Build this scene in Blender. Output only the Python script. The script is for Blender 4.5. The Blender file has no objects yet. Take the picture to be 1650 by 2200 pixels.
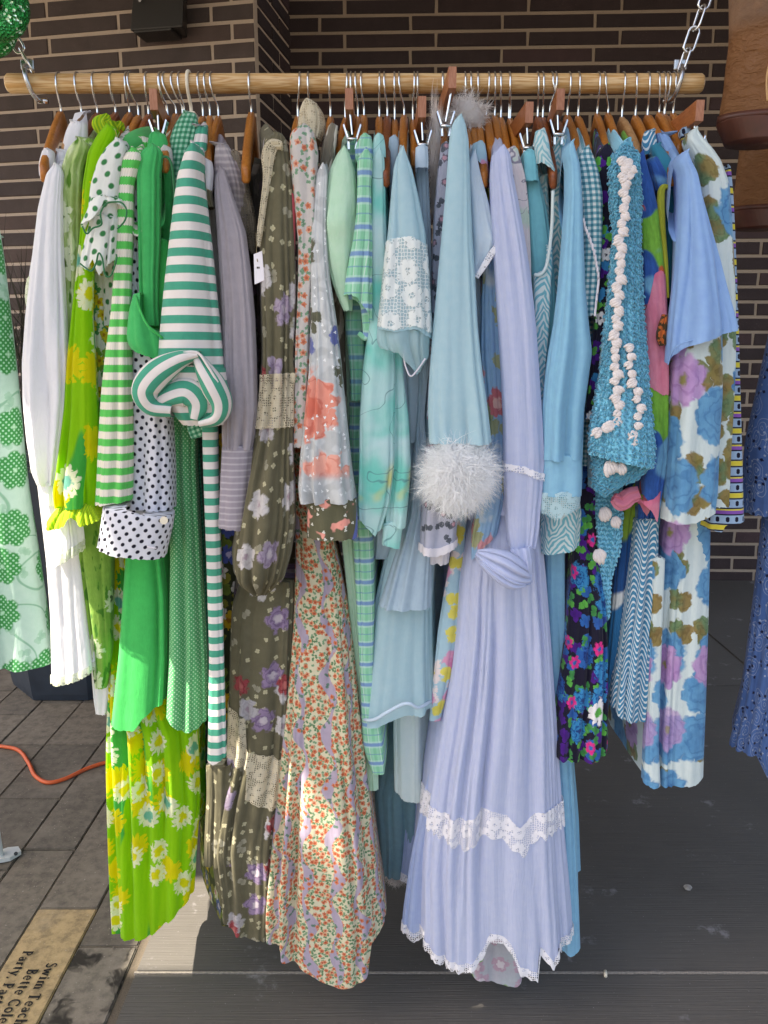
import bpy, bmesh, math, random
import numpy as np
from mathutils import Vector, Matrix

# ---------------------------------------------------------------- camera, world, sun, exposure
scene = bpy.context.scene
F, PITCH = 1650.0, math.radians(11.4)          # focal length in photo pixels, downward tilt
CAM = np.array((0.0, -1.55, 1.42))
cam_d = bpy.data.cameras.new('camera'); cam = bpy.data.objects.new('camera', cam_d)
scene.collection.objects.link(cam)
cam_d.sensor_fit = 'VERTICAL'; cam_d.sensor_height = 36.0; cam_d.lens = F / 2200 * 36.0
cam_d.clip_start = 0.02; cam_d.clip_end = 300
cam.location = CAM; cam.rotation_euler = (math.pi / 2 - PITCH, 0, 0)
scene.camera = cam

SUN_DIR = Vector((1.0, 0.35, -1.55)).normalized()    # the way the light travels
sun_el = math.asin(-SUN_DIR.z); sun_az = math.atan2(-SUN_DIR.x, -SUN_DIR.y)
world = bpy.data.worlds.new('World'); scene.world = world; world.use_nodes = True
wn = world.node_tree
bg = wn.nodes['Background']; sky = wn.nodes.new('ShaderNodeTexSky'); sky.sky_type = 'NISHITA'
sky.sun_disc = False; sky.sun_elevation = sun_el; sky.sun_rotation = sun_az
sky.air_density = 1.0; sky.dust_density = 3.0; sky.ozone_density = 0.6
wn.links.new(sky.outputs[0], bg.inputs[0]); bg.inputs[1].default_value = 0.11
sd = bpy.data.lights.new('sun', 'SUN'); sd.energy = 4.6; sd.angle = math.radians(0.5); sd.color = (1.0, 0.95, 0.86)
so = bpy.data.objects.new('sun', sd); scene.collection.objects.link(so)
so.rotation_euler = SUN_DIR.to_track_quat('-Z', 'Y').to_euler()
vs = scene.view_settings
vs.view_transform = 'Standard'; vs.look = 'None'; vs.gamma = 1.0; vs.exposure = 1.95; vs.use_curve_mapping = False
vs.use_white_balance = True; vs.white_balance_temperature = 7300; vs.white_balance_tint = 10
scene.render.engine = 'CYCLES'
scene.cycles.use_denoising = True
scene.cycles.max_bounces = 8; scene.cycles.transparent_max_bounces = 16
scene.cycles.diffuse_bounces = 4

# ---------------------------------------------------------------- helpers
COL = scene.collection
SP, CP = math.sin(PITCH), math.cos(PITCH)

def at(px, py, Y):
    """point on the depth plane y = Y seen at photo pixel (px, py)"""
    a = (np.asarray(px, float) - 825) / F; b = (np.asarray(py, float) - 1100) / F
    dy = CP - b * SP; dz = -SP - b * CP
    t = (np.asarray(Y, float) - CAM[1]) / dy
    return np.stack(np.broadcast_arrays(CAM[0] + a * t, np.asarray(Y, float) + 0 * t, CAM[2] + dz * t), -1)

def floor_at(px, py, z=0.0):
    a = (px - 825) / F; b = (py - 1100) / F
    t = (z - CAM[2]) / (-SP - b * CP)
    return np.array((a * t, CAM[1] + (CP - b * SP) * t, z))

def link(name, mesh, mat=None, parent=None):
    o = bpy.data.objects.new(name, mesh); COL.objects.link(o)
    if mat is not None and not mesh.materials: mesh.materials.append(mat)
    if parent is not None: o.parent = parent
    return o

def tag(o, label=None, cat=None, group=None, kind=None):
    for k, v in (('label', label), ('category', cat), ('group', group), ('kind', kind)):
        if v: o[k] = v
    return o

def thing(name, label, cat, group=None, loc=(0, 0, 0)):
    o = bpy.data.objects.new(name, None); COL.objects.link(o); o.location = loc
    o.empty_display_size = 0.05
    return tag(o, label, cat, group)

def mesh_np(name, V, faces, uv=None, smooth=True):
    """V (n,3); faces (k,4) int array, optionally triangles with -1 in the last column"""
    me = bpy.data.meshes.new(name)
    faces = np.asarray(faces); n = len(faces)
    if faces.shape[1] == 4 and (faces[:, 3] < 0).any():
        tri = faces[:, 3] < 0
        me.from_pydata([tuple(v) for v in V], [], [tuple(f[:3]) if t else tuple(f) for f, t in zip(faces.tolist(), tri)])
        loops = np.zeros(len(me.loops), int); me.loops.foreach_get('vertex_index', loops)
    else:
        k = faces.shape[1]
        me.vertices.add(len(V)); me.vertices.foreach_set('co', np.asarray(V, np.float32).ravel())
        me.loops.add(n * k); loops = faces.ravel().astype(np.int32); me.loops.foreach_set('vertex_index', loops)
        me.polygons.add(n); me.polygons.foreach_set('loop_start', np.arange(0, n * k, k, dtype=np.int32))
        me.polygons.foreach_set('loop_total', np.full(n, k, np.int32))
    if uv is not None:
        l = me.uv_layers.new(name='UVMap'); l.data.foreach_set('uv', np.asarray(uv, np.float32)[loops].ravel())
    if smooth: me.polygons.foreach_set('use_smooth', np.ones(len(me.polygons), bool))
    me.update(); me.validate()
    return me

class MB:
    """collects simple shapes, links them as one mesh"""
    def __init__(s): s.bm = bmesh.new()
    def box(s, c, size, rot=None, taper=1.0):
        r = bmesh.ops.create_cube(s.bm, size=1.0)
        for v in r['verts']:
            k = taper if v.co.z < 0 else 1.0
            p = Vector((v.co.x * size[0] * k, v.co.y * size[1] * k, v.co.z * size[2]))
            if rot is not None: p = rot @ p
            v.co = p + Vector(c)
        return s
    def tube(s, pts, rad, seg=8, closed=False, flat=1.0):
        pts = [Vector(p) for p in pts]; n = len(pts); rings = []
        rads = rad if hasattr(rad, '__len__') else [rad] * n
        prev = None
        for i, p in enumerate(pts):
            a = pts[(i - 1) % n] if (i or closed) else p; b = pts[(i + 1) % n] if (i < n - 1 or closed) else p
            t = (b - a).normalized()
            if prev is None:
                u = t.orthogonal().normalized()
            else:
                u = (prev - t * prev.dot(t)).normalized()
            prev = u; w = t.cross(u)
            rings.append([s.bm.verts.new(p + (u * math.cos(k * 2 * math.pi / seg) + w * math.sin(k * 2 * math.pi / seg) * flat) * rads[i]) for k in range(seg)])
        for i in range(n if closed else n - 1):
            A, B = rings[i], rings[(i + 1) % n]
            for k in range(seg):
                s.bm.faces.new((A[k], A[(k + 1) % seg], B[(k + 1) % seg], B[k]))
        if not closed:
            s.bm.faces.new(rings[0][::-1]); s.bm.faces.new(rings[-1])
        return s
    def poly(s, pts, normal_offset):
        """prism: polygon pts extruded by the vector normal_offset"""
        o = Vector(normal_offset)
        a = [s.bm.verts.new(Vector(p)) for p in pts]; b = [s.bm.verts.new(Vector(p) + o) for p in pts]
        s.bm.faces.new(a[::-1]); s.bm.faces.new(b)
        for i in range(len(pts)):
            j = (i + 1) % len(pts); s.bm.faces.new((a[i], a[j], b[j], b[i]))
        return s
    def bevel(s, w, seg=2):
        bmesh.ops.bevel(s.bm, geom=list(s.bm.edges), offset=w, segments=seg, affect='EDGES', profile=0.6); return s
    def build(s, name, mat, parent=None, smooth=False):
        bmesh.ops.recalc_face_normals(s.bm, faces=s.bm.faces)
        me = bpy.data.meshes.new(name); s.bm.to_mesh(me); s.bm.free()
        if smooth: me.polygons.foreach_set('use_smooth', np.ones(len(me.polygons), bool))
        return link(name, me, mat, parent)

def smooth_path(pts, n=8):
    """Catmull-Rom through pts"""
    P = [np.array(p, float) for p in pts]; P = [2 * P[0] - P[1]] + P + [2 * P[-1] - P[-2]]
    out = []
    for i in range(1, len(P) - 2):
        for k in range(n):
            t = k / n
            out.append(0.5 * (2 * P[i] + (P[i + 1] - P[i - 1]) * t + (2 * P[i - 1] - 5 * P[i] + 4 * P[i + 1] - P[i + 2]) * t * t
                              + (3 * P[i] - P[i - 1] - 3 * P[i + 1] + P[i + 2]) * t ** 3))
    out.append(P[-2])
    return out

# ---------------------------------------------------------------- materials
def lin(h):
    if not isinstance(h, str): return tuple(h) + (1,) if len(h) == 3 else tuple(h)
    c = [int(h[i:i + 2], 16) / 255 for i in (0, 2, 4)]
    return tuple(x / 12.92 if x <= 0.04045 else ((x + 0.055) / 1.055) ** 2.4 for x in c) + (1,)

class MT:
    def __init__(s, name):
        s.mat = bpy.data.materials.new(name); s.mat.use_nodes = True
        s.t = s.mat.node_tree; s.t.nodes.clear(); s._uv = None
        s.out = s.t.nodes.new('ShaderNodeOutputMaterial')
    def n(s, kind, **kw):
        x = s.t.nodes.new('ShaderNode' + kind)
        for k, v in kw.items(): setattr(x, k, v)
        return x
    def put(s, sock, v):
        if hasattr(v, 'is_linked') or hasattr(v, 'links'): s.t.links.new(v, sock)
        elif isinstance(v, str): sock.default_value = lin(v)
        else: sock.default_value = v
    def op(s, o, a, b=0.0, c=None, clamp=False):
        x = s.n('Math', operation=o); x.use_clamp = clamp
        s.put(x.inputs[0], a); s.put(x.inputs[1], b)
        if c is not None: s.put(x.inputs[2], c)
        return x.outputs[0]
    def vop(s, o, a, b=None, scale=None):
        x = s.n('VectorMath', operation=o); s.put(x.inputs[0], a)
        if b is not None: s.put(x.inputs[1], b)
        if scale is not None: s.put(x.inputs['Scale'], scale)
        return x.outputs['Value'] if o in ('LENGTH', 'DOT_PRODUCT', 'DISTANCE') else x.outputs[0]
    def mix(s, f, a, b, blend='MIX'):
        x = s.n('Mix', data_type='RGBA', blend_type=blend)
        s.put(x.inputs[0], f); s.put(x.inputs[6], a if not isinstance(a, tuple) else lin(a)); s.put(x.inputs[7], b)
        return x.outputs[2]
    def uv(s):
        if s._uv is None: s._uv = s.n('UVMap').outputs[0]
        return s._uv
    def obj(s): return s.n('TexCoord').outputs['Object']
    def sep(s, v):
        x = s.n('SeparateXYZ'); s.put(x.inputs[0], v); return x.outputs
    def comb(s, x, y, z=0.0):
        c = s.n('CombineXYZ'); s.put(c.inputs[0], x); s.put(c.inputs[1], y); s.put(c.inputs[2], z); return c.outputs[0]
    def mapping(s, v, scale=(1, 1, 1), loc=(0, 0, 0), rot=0.0):
        x = s.n('Mapping'); s.put(x.inputs[0], v)
        x.inputs[1].default_value = loc; x.inputs[2].default_value = (0, 0, rot); x.inputs[3].default_value = scale
        return x.outputs[0]
    def noise(s, v, scale, detail=2.0, rough=0.5, seed=None, color=False):
        x = s.n('TexNoise'); x.noise_dimensions = '3D'
        if seed is not None: v = s.vop('ADD', v, (seed * 7.31, seed * 3.17, seed * 1.7))
        s.put(x.inputs['Vector'], v); x.inputs['Scale'].default_value = scale
        x.inputs['Detail'].default_value = detail; x.inputs['Roughness'].default_value = rough
        return x.outputs['Color' if color else 'Fac']
    def vor(s, v, rnd=1.0, feature='F1', dims='2D'):
        x = s.n('TexVoronoi'); x.voronoi_dimensions = dims; x.feature = feature
        s.put(x.inputs['Vector'], v); x.inputs['Scale'].default_value = 1.0; x.inputs['Randomness'].default_value = rnd
        return x.outputs
    def step(s, v, lo, hi, a=0.0, b=1.0):
        x = s.n('MapRange'); x.interpolation_type = 'SMOOTHSTEP'
        s.put(x.inputs[0], v); s.put(x.inputs[1], lo); s.put(x.inputs[2], hi); s.put(x.inputs[3], a); s.put(x.inputs[4], b)
        return x.outputs[0]
    def below(s, v, thr, soft=0.02):      # 1 where v < thr
        if hasattr(thr, 'links'): return s.step(s.op('SUBTRACT', v, thr), -soft, soft, 1.0, 0.0)
        return s.step(v, thr - soft, thr + soft, 1.0, 0.0)
    def above(s, v, thr, soft=0.02): return s.step(v, thr - soft, thr + soft)
    def warp(s, v, scale, amt, seed=0):
        n = s.noise(v, scale, 2, 0.5, seed, True)
        return s.vop('ADD', v, s.vop('SCALE', s.vop('SUBTRACT', n, (0.5, 0.5, 0.5)), scale=amt))
    def stripes(s, x, period, duty=0.5, soft=0.03, off=0.0):
        f = s.op('FRACT', s.op('ADD', s.op('DIVIDE', x, period), off + 50))
        d = s.op('ABSOLUTE', s.op('SUBTRACT', f, 0.5))
        return s.below(d, duty / 2, soft)
    # ---- print layers: each takes the colour below and returns the colour with the layer on top
    def flower(s, base, cell, R, pet, col, cen=None, cr=0.3, prob=1.0, rnd=0.7, seed=0, col2=None, uv=None, pw=0.7, depth=0.42, soft=0.03, asp=1.0, wob=0.7, shade=0.3, ring=None):
        w0 = uv or s.uv()
        if wob: w0 = s.warp(w0, 2.6 / (cell * R), cell * R * wob, seed + 20)
        v = s.mapping(w0, (1 / cell, asp / cell, 1), (seed * 3.7, seed * 5.3, 0))
        o = s.vor(v, rnd); d = s.vop('SUBTRACT', v, o['Position'])
        sx = s.sep(d); h = s.sep(o['Color'])
        ang = s.op('ARCTAN2', sx[1], sx[0]); r = o['Distance']
        k = s.op('POWER', s.op('ABSOLUTE', s.op('COSINE', s.op('ADD', s.op('MULTIPLY', ang, pet / 2), s.op('MULTIPLY', h[2], 6.0)))), pw)
        rr = s.op('MULTIPLY', s.op('ADD', s.op('MULTIPLY', k, depth), 1 - depth), R)
        on = s.below(h[0], prob, 0.001)
        m = s.op('MULTIPLY', s.below(r, rr, soft), on)
        c = col
        if col2: c = s.mix(s.step(h[1], 0.45, 0.55), col, col2)
        # petals are paler towards their tips in the print
        if shade: c = s.mix(s.op('MULTIPLY', s.step(r, 0.0, R * 0.8, 1.0, 0.0), shade), c, s.mix(1.0, c, c, 'MULTIPLY'))
        if ring:
            q = s.op('FRACT', s.op('ADD', s.op('MULTIPLY', r, ring[0] / R), s.op('MULTIPLY', s.noise(v, 2.6, 2, 0.5, seed), 3.6)))
            c = s.mix(s.op('MULTIPLY', s.above(s.op('ABSOLUTE', s.op('SUBTRACT', q, 0.5)), 0.36, 0.1), ring[1]), c, s.mix(1.0, c, c, 'MULTIPLY'))
        base = s.mix(m, base, c)
        if cen: base = s.mix(s.op('MULTIPLY', s.below(r, cr * R, soft), on), base, cen)
        return base
    def blobs(s, base, scale, thr, col, seed=0, soft=0.02, detail=2.0, stretch=(1, 1, 1), uv=None):
        v = s.mapping(uv or s.uv(), stretch)
        return s.mix(s.above(s.noise(v, scale, detail, 0.5, seed), thr, soft), base, col)
    def dots(s, base, cell, r, col, rot=math.pi / 4, soft=0.06, uv=None):
        v = s.mapping(uv or s.uv(), (1 / cell, 1 / cell, 1), rot=rot)
        return s.mix(s.below(s.vor(v, 0.0)['Distance'], r, soft), base, col)
    # ---- finishes
    def cloth(s, col, rough=0.85, trans=0.25, sheer=0.0, alpha=None, bump=0.25, weave=0.0, sheen=0.15, tone=0.16, wr=(28, 9)):
        uv = s.uv()
        # slight uneven dye and wear in the cloth
        col = s.mix(tone, col, s.mix(1.0, col, s.noise(uv, 60, 3, 0.6, 3), 'OVERLAY'))
        wrk = s.noise(s.mapping(s.warp(uv, 12, 0.02), (wr[0], wr[1], 1)), 1.0, 4, 0.58, 5)
        wv = s.noise(uv, 900, 1, 0.5)
        h = s.op('ADD', s.op('MULTIPLY', wrk, 1.0), s.op('MULTIPLY', wv, 0.05 + weave))
        b = s.n('Bump'); b.inputs['Strength'].default_value = min(1.0, bump * 1.25); b.inputs['Distance'].default_value = 0.012
        s.put(b.inputs['Height'], h)
        p = s.n('BsdfPrincipled'); s.put(p.inputs['Base Color'], col); p.inputs['Roughness'].default_value = rough
        p.inputs['Specular IOR Level'].default_value = 0.25
        p.inputs['Sheen Weight'].default_value = sheen; p.inputs['Sheen Roughness'].default_value = 0.5
        s.put(p.inputs['Normal'], b.outputs[0])
        sh = p.outputs[0]
        if trans:
            tr = s.n('BsdfTranslucent'); s.put(tr.inputs[0], col); s.put(tr.inputs['Normal'], b.outputs[0])
            x = s.n('MixShader'); x.inputs[0].default_value = trans
            s.put(x.inputs[1], sh); s.put(x.inputs[2], tr.outputs[0]); sh = x.outputs[0]
        if sheer or alpha is not None:
            ts = s.n('BsdfTransparent'); x = s.n('MixShader')
            s.put(x.inputs[0], sheer if alpha is None else s.op('SUBTRACT', 1.0, alpha))
            s.put(x.inputs[1], sh); s.put(x.inputs[2], ts.outputs[0]); sh = x.outputs[0]
        s.put(s.out.inputs[0], sh); return s.mat
    def hard(s, col, rough=0.5, metal=0.0, bump=None, bstr=0.3, bdist=0.002, spec=0.5, coat=0.0):
        p = s.n('BsdfPrincipled'); s.put(p.inputs['Base Color'], col); s.put(p.inputs['Roughness'], rough)
        p.inputs['Metallic'].default_value = metal; p.inputs['Specular IOR Level'].default_value = spec
        p.inputs['Coat Weight'].default_value = coat
        if bump is not None:
            b = s.n('Bump'); b.inputs['Strength'].default_value = bstr; b.inputs['Distance'].default_value = bdist
            s.put(b.inputs['Height'], bump); s.put(p.inputs['Normal'], b.outputs[0])
        s.put(s.out.inputs[0], p.outputs[0]); return s.mat
    def rnd(s): return s.n('ObjectInfo').outputs['Random']
# ---------------------------------------------------------------- materials of the place
def m_brick(name, c0, c1, c2):
    m = MT(name); r = m.rnd(); o = m.obj()
    col = m.mix(r, c0, c1); col = m.mix(m.above(r, 0.86, 0.02), col, c2)
    n1 = m.noise(m.vop('ADD', o, m.comb(m.op('MULTIPLY', r, 40), 0, 0)), 160, 4, 0.7)
    n2 = m.noise(m.vop('ADD', o, m.comb(m.op('MULTIPLY', r, 90), 0, 0)), 9, 4, 0.6)
    col = m.mix(0.35, col, m.mix(1.0, col, n2, 'OVERLAY'))
    col = m.mix(m.step(n1, 0.62, 0.75), col, m.mix(0.5, col, 'a89a94'))
    pit = m.noise(m.vop('ADD', o, m.comb(m.op('MULTIPLY', r, 20), 0, 0)), 420, 2, 0.6)
    return m.hard(col, 0.8, bump=m.op('ADD', n1, m.op('ADD', pit, m.op('MULTIPLY', n2, 1.5))), bstr=0.5, bdist=0.004, spec=0.25)
M = {}
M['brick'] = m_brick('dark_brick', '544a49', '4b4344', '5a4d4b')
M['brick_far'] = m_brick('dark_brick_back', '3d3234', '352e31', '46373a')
def m_mortar(name, c0, c1, c2):
    m = MT(name); o = m.obj(); n = m.noise(o, 120, 4, 0.7); n2 = m.noise(o, 5, 3, 0.6)
    col = m.mix(n2, c0, c1); col = m.mix(m.step(n, 0.55, 0.75), col, c2)
    return m.hard(col, 0.95, bump=n, bstr=0.6, bdist=0.004, spec=0.1)
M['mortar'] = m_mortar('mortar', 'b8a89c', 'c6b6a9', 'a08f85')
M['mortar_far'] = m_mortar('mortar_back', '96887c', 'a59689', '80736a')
def m_concrete():
    m = MT('broomed_concrete'); o = m.obj(); r = m.rnd()
    n = m.noise(m.mapping(o, (5, 260, 1)), 1.0, 4, 0.6)          # broom strokes run along x
    st = m.noise(o, 2.2, 5, 0.65); sp = m.noise(o, 190, 2, 0.5)
    col = m.mix(st, '4a4744', '6a6662'); col = m.mix(m.op('MULTIPLY', n, 0.55), col, '34322f')
    col = m.mix(m.step(m.noise(o, 7, 5, 0.7, 4), 0.62, 0.72), col, '7d7a7c')
    col = m.mix(m.step(sp, 0.70, 0.78), col, '8b888a')
    return m.hard(col, m.step(st, 0.2, 0.8, 0.62, 0.8), bump=m.op('ADD', n, m.op('MULTIPLY', st, 1.5)), bstr=0.55, bdist=0.004, spec=0.35)
M['concrete'] = m_concrete()
def m_paver(name, a, b, stain):
    m = MT(name); o = m.obj(); r = m.rnd(); g = m.n('NewGeometry').outputs['Position']
    n = m.noise(g, 30, 5, 0.7); n2 = m.noise(m.mapping(g, (6, 40, 1)), 1.0, 4, 0.6); big = m.noise(g, 4, 4, 0.6)
    col = m.mix(r, a, b); col = m.mix(m.step(n, 0.35, 0.75), col, m.mix(0.6, col, '35332f'))
    col = m.mix(m.step(big, 0.5, 0.75), col, m.mix(0.45, col, '8d857a'))
    col = m.mix(m.step(m.noise(g, 150, 2, 0.5), 0.68, 0.75), col, m.mix(0.5, col, 'c0b8ac'))
    if stain:
        d = m.noise(m.warp(g, 12, 0.15), 6.5, 4, 0.6, 9)
        col = m.mix(m.step(d, 0.47, 0.56, 0, 0.9), col, '191612')
    return m.hard(col, 0.78, bump=m.op('ADD', n, n2), bstr=0.35, bdist=0.004, spec=0.3)
M['paver'] = m_paver('grey_paver', '7d7468', '665f56', False)
M['paver_stain'] = m_paver('stained_paver', '7f776c', '746c62', True)
M['paver_tan'] = m_paver('tan_paver', 'ad9670', 'ad9670', False)
def m_simple(name, col, rough=0.5, metal=0.0, nscale=40, var=0.15, bstr=0.2, spec=0.5, coat=0):
    m = MT(name); o = m.obj(); n = m.noise(o, nscale, 4, 0.6)
    c = m.mix(var, col, m.mix(1.0, col, n, 'OVERLAY'))
    return m.hard(c, m.step(n, 0.2, 0.8, rough * 0.85, min(1, rough * 1.15)), metal, bump=n, bstr=bstr, spec=spec, coat=coat)
M['joint'] = m_simple('joint_sand', '5a5146', 0.95, nscale=200, var=0.5, bstr=0.6)
M['filler'] = m_simple('joint_filler', '8d867e', 0.9, nscale=150, var=0.7, bstr=0.8)
M['chrome'] = m_simple('chrome', 'd4d4d6', 0.14, 1.0, nscale=300, bstr=0.02, var=0.1)
M['zinc'] = m_simple('zinc', 'b4b4b6', 0.28, 1.0, nscale=120, bstr=0.05)
M['black'] = m_simple('black_housing', '1b191a', 0.42, nscale=90, bstr=0.1, var=0.3)
M['letters'] = m_simple('letter_paint', '17130e', 0.8, nscale=200)
M['pot'] = m_simple('planter_glaze', '27303c', 0.55, nscale=18, var=0.5, bstr=0.25)
M['soil'] = m_simple('soil', '241c15', 0.95, nscale=60, var=0.6, bstr=1.0)
M['cord'] = m_simple('orange_cord', 'c4562a', 0.5, nscale=60, var=0.3)
M['white_metal'] = m_simple('white_powder_coat', 'b9bdbd', 0.4, nscale=60, var=0.1)
M['plastic'] = m_simple('ivory_plastic', 'd8cdb8', 0.4, nscale=60, var=0.1)
M['roof'] = m_simple('shade_board', 'b8b2aa', 0.8, nscale=12, var=0.2)
M['stone'] = m_simple('pebble', '8a8682', 0.8, nscale=120, var=0.6, bstr=0.8)
M['card'] = m_simple('tag_card', 'e6e2ea', 0.8, nscale=200, var=0.05)
M['string'] = m_simple('tag_string', '9a8a6a', 0.9, nscale=200, var=0.2)
def m_wood(name, a, b, dark, axis='X', rough=0.45, scale=1.0, cuts=10.0):
    m = MT(name); o = m.obj(); r = m.rnd()
    o = m.vop('ADD', o, m.comb(m.op('MULTIPLY', r, 7.0), m.op('MULTIPLY', r, 3.0), m.op('MULTIPLY', r, 5.0)))
    s = {'X': (0.9, cuts, cuts), 'Y': (cuts, 0.9, cuts), 'Z': (cuts, cuts, 0.9)}[axis]
    v = m.mapping(o, tuple(k * scale for k in s))
    w = m.noise(v, 2.2, 3, 0.55); g = m.op('FRACT', m.op('MULTIPLY', w, 9.0))
    ring = m.step(m.op('ABSOLUTE', m.op('SUBTRACT', g, 0.5)), 0.0, 0.5)
    fine = m.noise(m.mapping(o, tuple(k * 9 * scale for k in s)), 2.0, 2, 0.6)
    col = m.mix(ring, a, b); col = m.mix(m.step(fine, 0.5, 0.75, 0, 0.55), col, dark)
    col = m.mix(m.step(m.noise(v, 0.7, 2, 0.5, 8), 0.45, 0.75, 0, 0.5), col, dark)
    col = m.mix(m.op('MULTIPLY', r, 0.25), col, dark)
    return m.hard(col, rough, bump=m.op('ADD', ring, fine), bstr=0.12, bdist=0.001, spec=0.4)
M['rail'] = m_wood('pine_rail', 'd6b688', 'b88d56', '966a3a', 'X', 0.42, 1.6, 14)
M['hanger'] = m_wood('hanger_wood', 'b06f2c', 'a2611f', '743d12', 'Y', 0.36, 4.0, 5)
M['hanger_dark'] = m_wood('hanger_wood_dark', '8c4a20', '7a3e1a', '4e230e', 'Y', 0.36, 4.0, 5)
M['hanger_pale'] = m_wood('hanger_wood_pale', 'b68d63', 'a67c50', '7e5a36', 'Y', 0.45, 4.0, 5)
M['clip_bar'] = m_wood('clip_bar_wood', 'a8683c', '9a5a30', '6a3818', 'Y', 0.4, 4.0, 5)
M['cedar_end'] = m_wood('cedar_end', 'a4735c', '97664f', '7c4f3c', 'Z', 0.7, 6.0, 6)
def m_leather():
    m = MT('tan_leather'); o = m.obj(); n = m.noise(o, 14, 5, 0.65); f = m.noise(o, 260, 3, 0.6)
    cr = m.noise(m.mapping(m.warp(o, 30, 0.03), (40, 40, 110), rot=0.5), 1.0, 3, 0.6)
    z = m.sep(m.n('TexCoord').outputs['Generated'])[2]
    low = m.below(z, 0.30, 0.04)                   # vamp of smoother yellower leather, shaft of brushed brown
    col = m.mix(m.step(n, 0.3, 0.7), '553c2a', '7c5c44'); col = m.mix(m.step(m.noise(m.warp(o, 8, 0.06), 7, 3, 0.6, 2), 0.48, 0.66), col, '8c6c54')
    col = m.mix(low, col, m.mix(cr, '674122', '7a5230'))
    h = m.op('ADD', m.op('MULTIPLY', f, 0.3), m.op('ADD', m.op('MULTIPLY', m.op('MULTIPLY', cr, low), 2.0), n))
    return m.hard(col, m.step(n, 0.3, 0.7, 0.5, 0.75), bump=h, bstr=0.8, bdist=0.006, spec=0.35)
M['leather'] = m_leather()
M['sole'] = m_simple('boot_sole', '4a2416', 0.5, nscale=50, var=0.5)
M['thread'] = m_simple('boot_thread', 'b89468', 0.8, nscale=300, var=0.2)
def m_sequin():
    m = MT('green_sequins'); o = m.obj(); v = m.vop('SCALE', o, scale=230.0)
    d = m.vor(v, 0.8, dims='3D'); h = m.sep(d['Color'])
    col = m.mix(h[0], '0a5a28', '1f9a48'); col = m.mix(m.above(h[1], 0.86, 0.01), col, 'c8f0d0')
    return m.hard(col, 0.22, 0.6, bump=d['Distance'], bstr=1.0, bdist=0.004)
M['sequin'] = m_sequin()
def m_grass(name, a, b):
    m = MT(name); n = m.noise(m.obj(), 6, 2); return m.hard(m.mix(n, a, b), 0.7)
M['reed'] = m_grass('dark_reed', '22201a', '3a3a2c')
M['herb'] = m_grass('trailing_herb', '6d7462', '9aa092')

# ---------------------------------------------------------------- fabrics (u, v of every cloth are in metres)
def fab(name, fn, **kw):
    m = MT(name); c = fn(m); M[name] = m.cloth(c, **kw); return M[name]
def plain(name, c, **kw): return fab(name, lambda m: m.mix(0.0, c, c), **kw)
def stripeV(m): return m.sep(m.uv())[1]
plain('white', 'ececf2', trans=0.35, bump=0.35)
plain('white_warm', 'dcd8d4', trans=0.3)
plain('green', '3fb868', bump=0.3, weave=0.1)
plain('green_skirt', '37b45a', bump=0.2, weave=0.05, trans=0.2)
plain('green_knit', '4bb365', bump=0.2)
plain('mint', 'bfe4ca', bump=0.35)
plain('chiffon', 'b9dae6', trans=0.4, sheer=0.06, bump=0.15)
plain('chiffon_thin', 'c0e0ea', trans=0.4, sheer=0.28, bump=0.12)
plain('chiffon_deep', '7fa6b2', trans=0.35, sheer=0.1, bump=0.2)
plain('ice', 'cadcec', trans=0.3)
plain('grey_blue', 'a9bfd0', trans=0.25)
plain('sky', '86bcda', trans=0.22, bump=0.2, rough=0.6)
plain('sky_deep', '6aa6c4', trans=0.22, bump=0.2, rough=0.6)
plain('aqua', '74bccb', trans=0.2, bump=0.2)
plain('peri', '8bb0e2', trans=0.22, bump=0.15, rough=0.65)
plain('teal', '2b7d98', trans=0.2)
plain('lime_trim', 'a8ae3c', trans=0.2)
plain('red', 'b8505c', trans=0.2)
plain('cream_cloth', 'd8c8ac', trans=0.25)
plain('feather', 'f8f9fb', trans=0.45, bump=0.0, sheen=0.4)
plain('feather_grey', 'eae6e4', trans=0.45, bump=0.0, sheen=0.4)
plain('mauve_sheer', 'bdb5be', trans=0.35, sheer=0.14, bump=0.15, wr=(60, 4))
plain('slip', 'd8e8e8', trans=0.3, weave=0.15)
plain('green_edge', '2f6e48', trans=0.1)
plain('white_edge', 'e8e4ee', trans=0.3)
def gauze(m):
    u = m.sep(m.uv()); n = m.noise(m.mapping(m.uv(), (420, 9, 1)), 1.0, 2, 0.6)
    return m.mix(n, 'bfc9ea', 'd2daf4')
fab('gauze', gauze, trans=0.35, sheer=0.04, bump=0.22, wr=(110, 5))
def gauze2(m): return m.mix(m.noise(m.mapping(m.uv(), (300, 9, 1)), 1.0, 2, 0.6), 'a8bae2', 'bccdf0')
fab('gauze_blue', gauze2, trans=0.35, bump=0.22, wr=(110, 5))
def pleat(m):
    v = m.stripes(stripeV(m), 0.011, 0.25, 0.12); return m.mix(v, 'a29aa6', 'c3bcc4')
fab('mauve_pleat', pleat, trans=0.3, bump=0.15)
def mauve_ribs(m):
    u = m.sep(m.warp(m.uv(), 8, 0.01)); v = m.stripes(u[1], 0.011, 0.4, 0.15); return m.mix(v, 'a0979b', 'bdb3b4')
fab('mauve_rib', mauve_ribs, trans=0.25)
def leafprint(m):
    c = m.mix(m.noise(m.warp(m.uv(), 10, 0.04), 26, 3, 0.6, 1), 'd8e6ac', '6f9e34')
    c = m.blobs(c, 34, 0.6, 'e2ecc4', 2, 0.06, 3, (1.6, 0.7, 1)); c = m.blobs(c, 30, 0.62, '5b8a2c', 5, 0.04, 3, (1.8, 0.6, 1))
    return m.flower(c, 0.07, 0.42, 9, 'dfe8c8', '5c7a34', 0.28, 0.35, seed=2)
fab('leaf_print', leafprint, trans=0.35, bump=0.4)
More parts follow.
